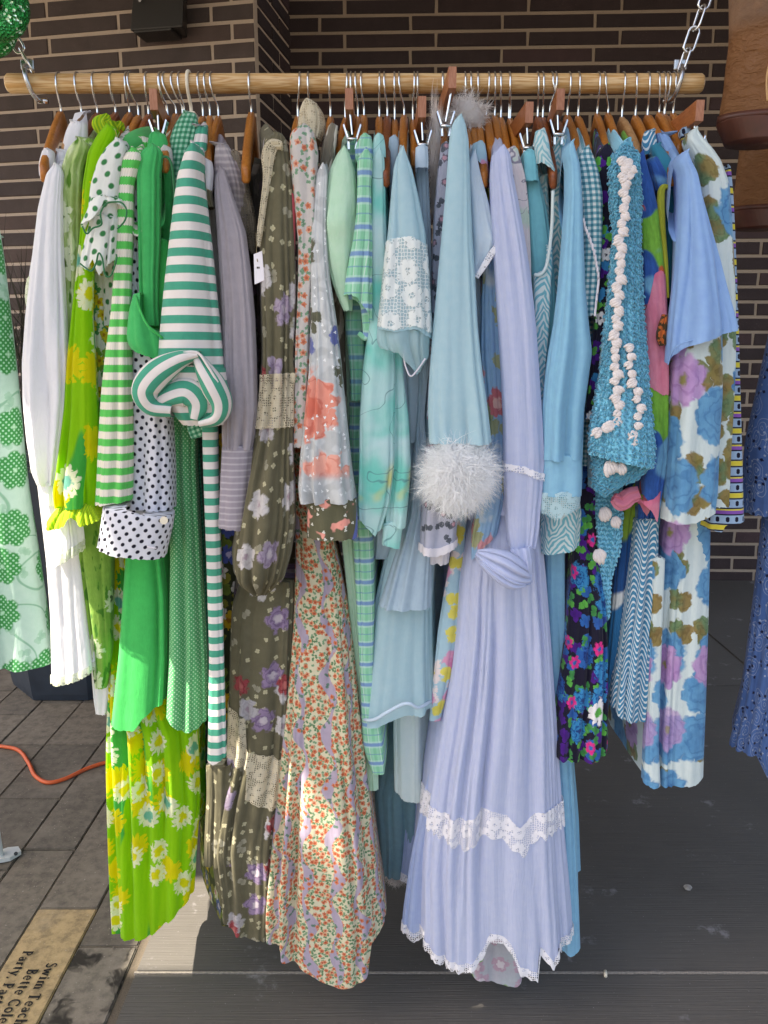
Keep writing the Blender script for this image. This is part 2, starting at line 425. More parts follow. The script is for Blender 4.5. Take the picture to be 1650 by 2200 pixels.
def leafmesh(m):
    c = m.mix(m.noise(m.warp(m.uv(), 10, 0.04), 24, 3, 0.6, 1), 'a8cc62', '5f9a30')
    c = m.flower(c, 0.06, 0.44, 9, 'd4e2b8', '3d5a2a', 0.25, 0.6, seed=2); return m.blobs(c, 40, 0.6, '4f8a2e', 5, 0.03, 3, (2, 0.6, 1))
fab('leaf_print_deep', leafmesh, trans=0.35, bump=0.4)
def lime(m):
    c = m.mix(m.noise(m.mapping(m.uv(), (40, 3, 1)), 1.0, 2, 0.5), '79c400', 'a8e01e')
    c = m.mix(m.above(m.noise(m.mapping(m.uv(), (26, 2.2, 1)), 1.0, 1, 0.5, 6), 0.62, 0.015), c, '3fae48')
    c = m.flower(c, 0.075, 0.45, 13, 'e6dc14', None, 0.3, 0.6, 0.75, seed=1)
    c = m.flower(c, 0.062, 0.44, 13, 'eef0d0', 'e2dc1e', 0.42, 0.42, 0.75, seed=4)
    return m.flower(c, 0.07, 0.44, 12, 'eef0d4', '6fb9a8', 0.42, 0.34, 0.8, seed=9)
fab('lime_daisy', lime, trans=0.5, bump=0.3, tone=0.08)
def limefan(m):
    u = m.sep(m.uv()); return m.mix(m.stripes(u[0], 0.007, 0.5, 0.2), 'c8dc2c', '86bc2a')
fab('lime_pleat', limefan, trans=0.4)
def meadow(m):
    c = m.mix(0.0, 'e6e6e0', 'e6e6e0')
    c = m.flower(c, 0.028, 0.5, 5, '7fae3e', 'd8c020', 0.3, 0.8, 0.9, 1, '4f9a5a'); c = m.flower(c, 0.022, 0.46, 5, 'd8c42e', 'a87a1e', 0.3, 0.55, 0.9, 3)
    return m.flower(c, 0.05, 0.3, 5, '4f6eae', 'd8d8e8', 0.25, 0.3, 0.8, 5)
fab('meadow_print', meadow)
fab('green_dot', lambda m: m.dots('e4e6e2', 0.0205, 0.225, '35804a', 0.5), bump=0.3)
fab('navy_dot', lambda m: m.dots('dcdce8', 0.0135, 0.245, '161628', 0.62), bump=0.2)
def rib(m):
    u = m.sep(m.uv()); ribs = m.op('SINE', m.op('MULTIPLY', u[0], 1500))
    v = m.op('ADD', u[1], m.op('MULTIPLY', ribs, 0.0006))
    return m.mix(m.op('MULTIPLY', m.op('ADD', ribs, 1), 0.06), m.mix(m.stripes(v, 0.0248, 0.5, 0.02), 'e2dbcf', '4fbf58'), '5a6a4a')
fab('rib_stripe', rib, trans=0.1, bump=0.2)
fab('teal_stripe', lambda m: m.mix(m.stripes(stripeV(m), 0.0262, 0.5, 0.015), 'ddd6d4', '3f9a80'), trans=0.12, bump=0.2, weave=0.15)
fab('pin_dot', lambda m: m.dots('4b9a63', 0.0062, 0.2, 'b4dcb4', 0.78, 0.12), trans=0.1, bump=0.2)
def ging(a, b, c, p, blue=False):
    def f(m):
        u = m.sep(m.uv()); x = m.stripes(u[0], p, 0.5, 0.06); y = m.stripes(u[1], p, 0.5, 0.06)
        k = m.op('MULTIPLY', m.op('ADD', x, y), 0.5); return m.mix(m.step(k, 0.5, 1.0), m.mix(m.step(k, 0.0, 0.5), c, b), a)
    return f
fab('green_gingham', ging('2f7d5c', '58a583', 'a8d4bc', 0.0085))
fab('green_gingham_dark', ging('135a40', '22745a', '3c9070', 0.0085))
fab('teal_gingham', ging('3d7f94', '7cb0be', 'dfe8ea', 0.0092), bump=0.45)
def olive(scale=1.0, dense=1.0):
    def f(m):
        c = m.mix(m.noise(m.uv(), 20, 2), '645f49', '77725c')
        c = m.flower(c, 0.019, 0.27, 4, 'c6c0a0', None, 0.3, 0.32, 0.9, 1)
        c = m.flower(c, 0.030, 0.36, 2, 'a39f8c', None, 0.3, 0.18, 0.9, 12, depth=0.8)
        c = m.flower(c, 0.105, 0.26, 5, '9d88aa', 'cfc4ce', 0.3, 0.34 * dense, 0.9, 3, 'b3a4bb', ring=(2.5, .5))
        c = m.flower(c, 0.095, 0.27, 5, 'd3cfd0', 'a8949f', 0.2, 0.36 * dense, 0.9, 5, 'c4bfc4', ring=(2.5, .35))
        return m.flower(c, 0.120, 0.19, 6, 'a84a50', 'c87470', 0.35, 0.26 * dense, 0.85, 8, ring=(2, .6))
    return f
fab('olive_floral', olive(), trans=0.3, bump=0.35)
fab('olive_floral_dense', olive(1.0, 1.35), trans=0.35, bump=0.35)
fab('olive_dark', lambda m: m.flower(m.flower('3c382b', 0.05, 0.34, 5, '6a6258', None, 0.3, 0.5, 0.9, 2), 0.06, 0.3, 5, '5a4a5c', None, 0.3, 0.4, 0.9, 7), trans=0.15)
def jungle(m):
    c = m.flower('3a3d26', 0.03, 0.5, 2, '6a7a32', None, 0.3, 0.7, 0.9, 1, '8a8434'); c = m.flower(c, 0.05, 0.42, 6, 'd0a828', 'a06a1e', 0.35, 0.35, 0.8, 3)
    c = m.flower(c, 0.05, 0.42, 6, '4a58a4', 'c0b8dc', 0.3, 0.35, 0.8, 6); return m.flower(c, 0.045, 0.4, 6, 'd8d0cc', 'c87aa0', 0.3, 0.3, 0.8, 8)
fab('jungle_print', jungle)
def orange_floral(m):
    uv = m.uv(); u = m.sep(uv)
    c = m.flower('dcd5b8', 0.0075, 0.55, 2, '6b9068', None, 0.3, 0.72, 1.0, 1, '86a884', depth=0.8)
    c = m.flower(c, 0.0115, 0.46, 5, 'd8825c', 'b9573f', 0.4, 0.72, 0.95, 3, 'e0a07c')
    # lavender bands that meander down the cloth, with leaves across them
    w = m.op('ADD', u[0], m.op('ADD', m.op('MULTIPLY', m.op('SINE', m.op('MULTIPLY', u[1], 52)), 0.009), m.op('MULTIPLY', m.noise(uv, 14, 2), 0.03)))
    f = m.op('ABSOLUTE', m.op('SUBTRACT', m.op('FRACT', m.op('ADD', m.op('DIVIDE', w, 0.058), 20)), 0.5))
    band = m.below(f, m.op('ADD', m.op('MULTIPLY', m.op('SINE', m.op('MULTIPLY', u[1], 61)), 0.08), 0.125), 0.02)
    lav = m.flower('b3a6bc', 0.011, 0.5, 2, '6a8a7c', None, 0.3, 0.3, 1.0, 6, depth=0.85); lav = m.flower(lav, 0.014, 0.36, 5, 'd8825c', 'b9573f', 0.4, 0.35, 0.9, 7)
    return m.mix(band, c, lav)
fab('orange_floral', orange_floral, trans=0.3, bump=0.3)
def orange_sleeve(m):
    u = m.sep(m.uv()); c = m.flower('cfcac8', 0.0095, 0.48, 2, '7fa58a', None, 0.3, 0.6, 0.9, 1, depth=0.8)
    return m.flower(c, 0.0145, 0.40, 5, 'd88c6c', 'bd6650', 0.4, 0.55, 0.9, 3, 'e0a68c')
fab('orange_sleeve', orange_sleeve, trans=0.3, bump=0.3)
def jacq(m):
    uv = m.uv(); v = m.sep(uv)[1]; c = m.mix(m.step(m.noise(m.warp(uv, 9, 0.08), 40, 1, 0.5), 0.45, 0.55), 'b4b8bb', 'c4c8cb')
    low = m.below(v, -1.36, 0.02)                 # the printed spray sits in the middle of the sleeve
    k = m.flower(c, 0.10, 0.56, 9, 'dd8f7e', 'cf6a56', 0.35, 0.8, 0.55, 2, 'e3a394', pw=0.4, ring=(3, .5))
    c = m.mix(m.op('MULTIPLY', m.above(v, -1.40, 0.01), m.below(v, -1.22, 0.01)), c, k)
    k = m.flower(c, 0.07, 0.36, 2, '5f69a4', '9aa2c8', 0.2, 0.6, 0.7, 7, depth=0.7)
    c = m.mix(m.op('MULTIPLY', m.above(v, -1.50, 0.01), m.below(v, -1.40, 0.01)), c, k)
    c = m.flower(c, 0.07, 0.36, 4, '5d5d49', None, 0.3, 0.16, 0.85, 5, depth=0.8)
    return m.flower(c, 0.014, 0.2, 3, 'eceef0', None, 0.3, 0.4, 0.8, 9, depth=0.8)
fab('jacquard', jacq, trans=0.15, bump=0.35, rough=0.45, sheen=0.3)
def jcuff(m):
    c = m.blobs('585742', 30, 0.62, 'e0968a', 3); u = m.sep(m.uv())
    w = m.op('ADD', u[0], m.op('MULTIPLY', u[1], 0.35)); c = m.mix(m.stripes(w, 0.2, 0.09, 0.008, 0.2), c, '5a66b0')
    return m.flower(c, 0.013, 0.24, 3, 'd8d8d0', None, 0.3, 0.35, 0.8, 9, depth=0.8)
fab('jacquard_cuff', jcuff, trans=0.1, rough=0.5)
fab('brown_brush', lambda m: m.blobs(m.mix(m.noise(m.uv(), 15), '6d665a', '8a8274'), 60, 0.56, 'd2cabc', 3, 0.03, 2, (1, 0.35, 1)), trans=0.2)
def plaid(m):
    u = m.sep(m.uv()); c = m.mix(m.stripes(u[0], 0.012, 0.5, 0.1), '86cba6', '9ad6b8')
    c = m.mix(m.op('MULTIPLY', m.stripes(u[0], 0.021, 0.09, 0.03), 0.7), c, 'd6ece6'); c = m.mix(m.op('MULTIPLY', m.stripes(u[1], 0.042, 0.34, 0.02, 0.3), 0.45), c, 'cfe6ea')
    c = m.mix(m.op('MULTIPLY', m.stripes(u[1], 0.042, 0.17, 0.03, 0.3), 0.85), c, '6f92cc'); return m.mix(m.op('MULTIPLY', m.stripes(u[1], 0.042, 0.05, 0.02, 0.8), 0.7), c, '6f9cc0')
fab('plaid', plaid, bump=0.3)
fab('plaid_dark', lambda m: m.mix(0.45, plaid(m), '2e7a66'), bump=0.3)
def aquawc(m):
    uv = m.warp(m.uv(), 8, 0.08); c = m.mix(m.step(m.noise(uv, 13, 2, 0.5, 1), 0.35, 0.7), 'bfe6e8', '74d8cc')
    c = m.mix(m.step(m.noise(uv, 12, 2, 0.5, 4), 0.60, 0.74), c, 'e2dc8c'); c = m.mix(m.step(m.noise(uv, 9, 2, 0.5, 7), 0.5, 0.7, 0, 0.7), c, 'd2ecf2')
    e = m.noise(m.warp(m.uv(), 14, 0.06), 12, 1, 0.4, 9); k = m.op('ABSOLUTE', m.op('SUBTRACT', m.op('FRACT', m.op('MULTIPLY', e, 3.0)), 0.5))
    return m.mix(m.op('MULTIPLY', m.below(k, 0.012, 0.012), 0.7), c, '5f8c94')
fab('aqua_watercolour', aquawc, trans=0.35, bump=0.25)
def greyfloral(m):
    c = m.flower('b6b9cc', 0.022, 0.42, 2, '5e6470', None, 0.3, 0.6, 0.9, 1, depth=0.85); c = m.flower(c, 0.024, 0.3, 5, '7a7080', 'd0a0b0', 0.5, 0.5, 0.9, 3); return c
fab('grey_floral', greyfloral)
def bluetulip(m):
    c = m.mix(m.noise(m.uv(), 10, 2), '8ab4dc', 'a8cce6'); c = m.flower(c, 0.07, 0.42, 2, 'b0b48c', None, 0.3, 0.6, 0.8, 1, depth=0.85); c = m.flower(c, 0.075, 0.36, 5, 'd87a80', 'f0c0b4', 0.4, 0.6, 0.8, 3, 'e0a0a8')
    return m.blobs(c, 16, 0.66, 'd8e2e8', 6, 0.04)
fab('blue_tulip', bluetulip, trans=0.35)
def poppastel(m):
    c = m.flower('a6c8d8', 0.075, 0.44, 8, 'e8dcdc', 'd8c848', 0.3, 0.6, 0.7, 1); c = m.flower(c, 0.07, 0.40, 2, 'e0a0c0', 'd884b0', 0.4, 0.5, 0.7, 4); return m.flower(c, 0.05, 0.36, 2, 'e2d86a', None, 0.3, 0.5, 0.8, 6, depth=0.7)
fab('pop_pastel', poppastel)
def linefloral(m):
    c = m.mix(m.noise(m.uv(), 16, 2), 'd8d4d6', 'dcccd4'); c = m.blobs(c, 18, 0.58, 'c2d4c8', 3, 0.05)
    e = m.noise(m.warp(m.uv(), 20, 0.05), 30, 1, 0.4, 9); k = m.op('ABSOLUTE', m.op('SUBTRACT', m.op('FRACT', m.op('MULTIPLY', e, 4.0)), 0.5)); return m.mix(m.below(k, 0.035, 0.02), c, '8f8a9a')
fab('line_floral', linefloral)
fab('pink_floral', lambda m: m.flower(m.flower(m.mix(m.noise(m.uv(), 18, 2), 'c8bcc8', 'b8c8c8'), 0.05, 0.44, 5, 'c8a8b8', 'e0d4d8', 0.4, 0.6, 0.8, 2), 0.03, 0.4, 2, '9ab888', None, 0.3, 0.4, 0.9, 4), trans=0.3)
def zebra(m):
    u = m.sep(m.warp(m.uv(), 26, 0.03)); f = m.op('ABSOLUTE', m.op('SUBTRACT', m.op('FRACT', m.op('ADD', m.op('DIVIDE', u[0], 0.05), 10)), 0.5))
    v = m.op('ADD', u[1], m.op('MULTIPLY', f, 0.075)); return m.mix(m.stripes(v, 0.0128, 0.5, 0.06), 'dce8e8', '77bccb')
fab('zebra', zebra)
fab('zebra_pale', lambda m: m.mix(0.35, zebra(m), 'a6c4c8'))
def navy(m):
    c = m.flower('15132a', 0.03, 0.5, 4, '4a1680', None, 0.3, 0.5, 0.9, 1, '2560a8'); c = m.flower(c, 0.026, 0.42, 2, '56a848', None, 0.3, 0.6, 0.9, 3, '3c8c4c', depth=0.7)
    c = m.flower(c, 0.062, 0.44, 6, '2f86bc', '1a3c78', 0.2, 0.4, 0.85, 5, '2560a8', pw=0.4, ring=(2.6, .9), wob=1.0); c = m.flower(c, 0.07, 0.2, 6, 'dc2f88', '2560a8', 0.35, 0.5, 0.8, 7)
    return m.flower(c, 0.085, 0.33, 11, 'e6e4e6', '56a848', 0.3, 0.28, 0.8, 11)
fab('navy_floral', navy, bump=0.2, trans=0.12)
def navy_small(m):
    c = m.flower('15132a', 0.024, 0.5, 4, '4a1680', None, 0.3, 0.5, 0.9, 1, '2f86bc'); c = m.flower(c, 0.018, 0.44, 3, '56a848', None, 0.3, 0.55, 0.9, 3); return m.flower(c, 0.035, 0.32, 6, 'e6e4e6', '15132a', 0.2, 0.35, 0.8, 9)
fab('navy_small', navy_small, bump=0.2, trans=0.12)
def yarn(col, c2):
    def f(m): return m.mix(m.noise(m.uv(), 260, 3, 0.7), col, c2)
    return f
fab('yarn_blue', yarn('86d2ee', '6cc2e2'), trans=0.12, bump=0.15, wr=(420, 300), sheen=0.5)
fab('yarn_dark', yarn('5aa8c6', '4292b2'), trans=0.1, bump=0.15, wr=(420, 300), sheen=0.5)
fab('yarn_white', yarn('e4dcdc', 'cfc6c6'), trans=0.12, bump=0.15, wr=(420, 300), sheen=0.5)
def abstract(m):
    uv = m.warp(m.uv(), 16, 0.03); c = m.mix(m.noise(m.mapping(uv, (60, 20, 1)), 1.0, 3), '5ea038', '8cc850')
    c = m.mix(m.above(m.noise(uv, 8, 1, 0.5, 3), 0.5, 0.015), c, '2d5ca8'); c = m.mix(m.above(m.noise(uv, 11, 1, 0.5, 5), 0.58, 0.02), c, '6ca8d0')
    c = m.mix(m.above(m.noise(uv, 17, 1, 0.5, 11), 0.70, 0.02), c, 'c8603a'); return m.mix(0.55, c, m.mix(1.0, c, m.noise(m.mapping(m.uv(), (150, 50, 1)), 1.0, 4, 0.65, 2), 'OVERLAY'))
fab('abstract', abstract, bump=0.5)
def abspink(m):
    c = m.mix(m.noise(m.mapping(m.uv(), (50, 18, 1)), 1.0, 4, 0.6), 'cc5c80', 'f0a8bc'); return m.mix(m.step(m.noise(m.uv(), 12, 2, 0.5, 4), 0.55, 0.62), c, 'e07898')
fab('abstract_pink', abspink, bump=0.5)
fab('abstract_pod', lambda m: m.blobs('c86a34', 90, 0.5, '4a3a22', 2), bump=0.4)
def retro(m):
    uv = m.warp(m.uv(), 6, 0.06); c = m.mix(m.above(m.noise(m.mapping(uv, (9, 5, 1)), 1.0, 0, 0.5, 1), 0.52, 0.01), '2870a4', '1d4f8a')
    c = m.mix(m.above(m.noise(m.mapping(uv, (12, 4, 1)), 1.0, 0, 0.5, 5), 0.56, 0.01), c, '86a83c'); e = m.op('ABSOLUTE', m.op('SUBTRACT', m.noise(m.mapping(uv, (9, 5, 1)), 1.0, 0, 0.5, 1), 0.52)); c = m.mix(m.below(e, 0.018, 0.006), c, 'd4d8d8')
    return c
fab('retro_blue', retro)
def waves(m):
    u = m.sep(m.uv()); v = m.op('ADD', u[1], m.op('MULTIPLY', m.op('SINE', m.op('MULTIPLY', u[0], 150)), 0.0135)); return m.mix(m.stripes(v, 0.0118, 0.36, 0.05), '3f85ac', 'd8e2e8')
fab('wave_print', waves, bump=0.2)
def roses(m):
    c = m.mix(0.0, 'd0dee0', 'd0dee0')
    n = m.mix(m.noise(m.uv(), 34, 2, 0.5, 2), '8c8642', '97795a'); n = m.mix(m.step(m.noise(m.uv(), 26, 2, 0.5, 6), 0.45, 0.65), n, '6f8c66')
    c = m.flower(c, 0.066, 0.46, 2, n, None, 0.3, 0.8, 0.9, 1, depth=0.5, wob=0.5, ring=(1.6, .3))
    b = m.mix(m.noise(m.mapping(m.uv(), (40, 26, 1)), 1.0, 3, 0.6, 3), '3a7cb4', '7ab6da')
    c = m.flower(c, 0.112, 0.46, 9, b, None, 0.3, 0.68, 0.8, 4, pw=0.5, depth=0.14, wob=0.5, ring=(2.4, .4))
    p = m.mix(m.noise(m.mapping(m.uv(), (40, 26, 1)), 1.0, 3, 0.6, 5), 'a380c0', 'cfabd2')
    return m.flower(c, 0.125, 0.36, 8, p, '8c8650', 0.16, 0.36, 0.8, 8, pw=0.5, depth=0.2, wob=0.5, ring=(2.2, .35))
fab('rose_print', roses, bump=0.35, rough=0.6)
def rosesleaf(m):
    n = m.mix(m.noise(m.uv(), 34, 2, 0.5, 2), '8c8642', '97795a'); n = m.mix(m.step(m.noise(m.uv(), 26, 2, 0.5, 6), 0.45, 0.65), n, '6f8c66')
    c = m.flower('d0dee0', 0.058, 0.5, 2, n, None, 0.3, 0.85, 0.75, 1, depth=0.35, wob=0.5, ring=(1.6, .3)); b = m.mix(m.noise(m.mapping(m.uv(), (40, 26, 1)), 1.0, 3, 0.6, 3), '3a7cb4', '7ab6da'); return m.flower(c, 0.14, 0.34, 9, b, None, 0.3, 0.3, 0.75, 4, pw=0.5, depth=.14, ring=(3, .5))
fab('rose_leaf', rosesleaf, bump=0.35, rough=0.6)
def popart(m):
    u = m.sep(m.uv()); P = 0.029
    c = m.mix(m.stripes(u[1], P, 0.30, 0.01, 0.0), '98b4d4', 'dccc48'); c = m.mix(m.stripes(u[1], P * 2, 0.12, 0.006, 0.22), c, '8a58b4'); c = m.mix(m.stripes(u[1], P, 0.09, 0.008, 0.2), c, '1e1e34'); c = m.mix(m.stripes(u[1], P, 0.09, 0.008, -0.2), c, '1e1e34')
    fx = m.op('SUBTRACT', m.op('FRACT', m.op('ADD', m.op('DIVIDE', u[0], 0.017), 20)), 0.5); fy = m.op('SUBTRACT', m.op('FRACT', m.op('ADD', m.op('DIVIDE', u[1], P), 50.0)), 0.5)
    r = m.vop('LENGTH', m.comb(m.op('MULTIPLY', fx, 0.017), m.op('MULTIPLY', m.op('SUBTRACT', m.op('ABSOLUTE', fy), 0.45), P)))
    return m.mix(m.below(r, 0.0034, 0.0004), c, '12122a')
fab('pop_stripe', popart, bump=0.15)
def bandana(m):
    c = m.mix(m.noise(m.uv(), 8, 2), '3c5a90', '4a689e'); uv = m.warp(m.uv(), 30, 0.012); v = m.mapping(uv, (34, 22, 1)); o = m.vor(v, 0.8); k = m.op('ABSOLUTE', m.op('SUBTRACT', m.op('FRACT', m.op('MULTIPLY', o['Distance'], 6.0)), 0.5))
    c = m.mix(m.op('MULTIPLY', m.op('MULTIPLY', m.below(k, 0.10, 0.06), m.below(o['Distance'], 0.45, 0.02)), 0.55), c, '9aa6bc'); c = m.flower(c, 0.018, 0.2, 4, '14183a', None, 0.3, 0.5, 0.8, 3); return m.flower(c, 0.016, 0.14, 4, '9aa6bc', None, 0.3, 0.5, 0.9, 6)
fab('bandana', bandana, bump=0.25)
def mintflower(m):
    c = m.mix(m.noise(m.uv(), 7, 2), 'b4d4c6', 'c4ddd2'); uv = m.uv()
    for sd, th_ in ((9, 3.0), (13, 2.0)):
        e = m.noise(m.warp(uv, 6, 0.03), 8, 0, 0.4, sd); k = m.op('ABSOLUTE', m.op('SUBTRACT', m.op('FRACT', m.op('MULTIPLY', e, th_)), 0.5)); c = m.mix(m.op('MULTIPLY', m.below(k, 0.02, 0.012), 0.75), c, '74ac8c')
    c = m.flower(c, 0.03, 0.4, 2, 'a6ccb8', None, 0.3, 0.4, 0.9, 5, depth=0.8)
    dot = m.dots('3a914e', 0.0072, 0.27, 'a8d8b8', 0.78, 0.08)
    return m.flower(c, 0.098, 0.37, 7, dot, 'b4dec0', 0.1, 0.95, 0.42, 2, pw=0.55, depth=0.26, wob=0.12, shade=0)
fab('mint_flower', mintflower, bump=0.25)
def lace(name, col, cell=0.012, hole=0.17, dens=0.6, thread=0.0):
    m = MT(name); uv = m.uv()
    net = m.vor(m.mapping(uv, (1 / (cell * 0.35), 1 / (cell * 0.35), 1)), 0.5, 'DISTANCE_TO_EDGE')['Distance']
    solid = m.sep(m.flower('000000', cell * 2.6, 0.46, 7, 'ffffff', '3a3a3a', 0.25, 1.0, 0.6, 3, pw=0.5, depth=0.3))[0]
    a = m.op('MAXIMUM', m.below(net, hole, 0.03), m.op('MULTIPLY', solid, dens))
    a = m.op('ADD', m.op('MULTIPLY', a, 0.75), 0.22)
    M[name] = m.cloth(m.mix(0.0, col, col), trans=0.3, alpha=a, bump=0.12, wr=(300, 300))
lace('lace_blue', 'b4d4de', 0.01, 0.2, 1.0); lace('lace_white', 'f0eff4', 0.013, 0.15, 1.0); lace('lace_cream', 'd6ccb4', dens=0.9); lace('lace_brown', '8a8070', dens=0.8)
lace('lace_green', 'dde4cc', 0.008, 0.14, 0.9); lace('lace_ice', 'e8ecec', 0.016, 0.10, 1.0)
plain('eyelet', 'e6e2ea', trans=0.3)
plain('fringe', 'a8ccd8', trans=0.2, bump=0.8)
# ---------------------------------------------------------------- the setting
rng = random.Random(7)
def brick_mesh(L, H, D, seed):
    r = random.Random(seed); bm = bmesh.new()
    bmesh.ops.create_cube(bm, size=1.0)
    for v in bm.verts: v.co = Vector((v.co.x * L, v.co.y * D, v.co.z * H))
    fr = [e for e in bm.edges if all(v.co.y < 0 for v in e.verts)]
    bmesh.ops.bevel(bm, geom=fr, offset=0.004, segments=1, affect='EDGES')
    for v in bm.verts:
        if v.co.y < 0: v.co += Vector((r.uniform(-.0022, .0022), r.uniform(-.002, .002), r.uniform(-.002, .002)))
    me = bpy.data.meshes.new('brick'); bm.to_mesh(me); bm.free(); return me

def brick_wall(wall, O, ang, L, H, phases, zj, h, Lb, mat, pitch_j=0.0175, z0=0.0, start_cut=True):
    """bricks along the direction ang from O; O is on the face line, the wall's mortar face is 7 mm behind"""
    e = Vector((math.cos(ang), math.sin(ang), 0))
    k0 = math.floor((z0 - zj) / h); cache = {}
    k = k0
    while zj + k * h < H:
        x = -phases[k % len(phases)]
        while x < L:
            a, b = max(x, 0.0), min(x + Lb, L)
            if b - a > 0.03:
                full = abs((b - a) - Lb) < 1e-6
                l = b - a - pitch_j
                key = (round(l, 3), rng.randrange(5) if full else 0)
                if key not in cache: cache[key] = brick_mesh(l, h - pitch_j, 0.05, hash(key) % 999)
                me = cache[key]
                if not me.materials: me.materials.append(mat)
                o = bpy.data.objects.new('brick', me); COL.objects.link(o); o.parent = wall
                p = Vector(O) + e * ((a + b) / 2) + Vector((0, 0, zj + (k + .5) * h))
                nrm = Vector((e.y, -e.x, 0))
                o.location = p - nrm * 0.025 + nrm * rng.uniform(-.0015, .0015); o.rotation_euler = (rng.uniform(-.004, .004), rng.uniform(-.002, .002), ang)
            x += Lb
        k += 1

COURSE = 0.0885
# back wall: faces the camera, its right end two degrees nearer
wY = 3.322; wang = math.radians(-2.0)
def slab(name, O, ang, L, z0, H, th, mat, inset=0.007):
    e = Vector((math.cos(ang), math.sin(ang), 0)); nrm = Vector((e.y, -e.x, 0))
    p0 = Vector(O) - nrm * inset; pts = [p0, p0 + e * L, p0 + e * L - nrm * th, p0 - nrm * th]
    return MB().poly([(p.x, p.y, z0) for p in pts], (0, 0, H - z0)).build(name, mat)
Ow = Vector((-0.62, wY + 0.62 * math.tan(math.radians(2.0)), 0))
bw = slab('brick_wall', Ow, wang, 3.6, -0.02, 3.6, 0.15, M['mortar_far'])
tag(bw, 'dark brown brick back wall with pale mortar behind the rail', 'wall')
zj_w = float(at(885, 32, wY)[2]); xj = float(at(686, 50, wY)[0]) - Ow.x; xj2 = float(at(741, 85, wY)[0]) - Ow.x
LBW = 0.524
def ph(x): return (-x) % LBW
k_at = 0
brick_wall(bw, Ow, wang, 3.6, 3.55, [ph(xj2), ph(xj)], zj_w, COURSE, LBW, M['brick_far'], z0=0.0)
# projecting pier on the left, its front face turned 10.5 degrees
cY = 2.75; cor = at(548, 60, cY); Oc = Vector((cor[0], cY, 0)); pang = math.radians(-10.5)
ePier = Vector((math.cos(pang), math.sin(pang), 0)); LP = 2.35
Op = Oc - ePier * LP
pier = thing('brick_pier', 'projecting brown brick pier with black lamp, left of the back wall', 'wall')
# mortar core as one closed prism
nP = Vector((ePier.y, -ePier.x, 0)); back = Vector((-nP.x, -nP.y, 0))
retL = 0.66
c1 = Oc - nP * 0.007 - ePier * 0.007; c0 = Op - nP * 0.007
core = MB().poly([(p.x, p.y, -0.02) for p in (c0, c1, c1 + back * retL, c0 + back * retL)], (0, 0, 3.6)).build('mortar_core', M['mortar'], pier)
zj_p = float(at(548, 43, cY)[2]); LBP = 0.515
j1, j2 = LP - 0.235, LP - 0.125
brick_wall(pier, Op, pang, LP, 3.55, [(-j1) % LBP, (-j2) % LBP], zj_p, COURSE, LBP, M['brick'])
rang = pang + math.pi / 2
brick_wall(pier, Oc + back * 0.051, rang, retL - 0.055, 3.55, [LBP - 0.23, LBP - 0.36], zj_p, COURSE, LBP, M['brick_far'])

# ground: one sheet far beyond the view, slabs and pavers on it
gm = bpy.data.meshes.new('ground'); gm.from_pydata([(-60, -60, -0.0055), (60, -60, -0.0055), (60, 60, -0.0055), (-60, 60, -0.0055)], [], [(0, 1, 2, 3)])
ground = link('ground', gm, M['joint']); tag(ground, kind='structure')
patio = bpy.data.objects.new('patio_floor', None); COL.objects.link(patio); tag(patio, kind='structure')
def floor_piece(name, x0, x1, y0, y1, mat, gap=0.004, parent=patio, bev=0.004, z=0.0):
    b = MB().box(((x0 + x1) / 2, (y0 + y1) / 2, z - 0.02), (x1 - x0 - gap, y1 - y0 - gap, 0.04))
    top = [e for e in b.bm.edges if all(v.co.z > z - 0.01 for v in e.verts)]
    bmesh.ops.bevel(b.bm, geom=top, offset=bev, segments=2, affect='EDGES')
    return b.build(name, mat, parent)
ys = [-6.0, -3.2, -1.6, 0.008, 1.62, 3.5]
xs = [-0.588, 1.70, 3.9]
for i in range(5):
    for j in range(2):
        floor_piece('concrete_slab', xs[j], xs[j + 1], ys[i], ys[i + 1], M['concrete'], gap=0.006, bev=0.003)
colx = [-0.605, -0.752, -0.908, -1.062, -1.268, -1.44, -1.61, -1.78, -1.95, -2.12, -2.29, -2.46]
starts = [0.09, 0.222, 0.469, 0.734, 1.09, 0.62, 0.85, 0.55, 0.75, 0.6, 0.9]
for c in range(len(colx) - 1):
    Lp = 0.358 if c >= 3 else 0.50
    k = int((-1.6 - starts[c]) / Lp) - 1
    y = starts[c] + k * Lp
    while y < 3.4:
        y1 = y + Lp
        mat = M['paver']
        if c == 1 and y < 0.1 < y1: mat = M['paver_tan']
        if c == 0 and y < 0.0 < y1: mat = M['paver_stain']
        floor_piece('paver', colx[c + 1], colx[c], y, y1, mat, gap=0.003, bev=0.003, z=rng.uniform(-.0015, .0015))
        y = y1

MB().box(((xs[0] + xs[2]) / 2, ys[3], -0.004), (xs[2] - xs[0], 0.0052, 0.009)).build('joint_filler', M['filler'], patio)
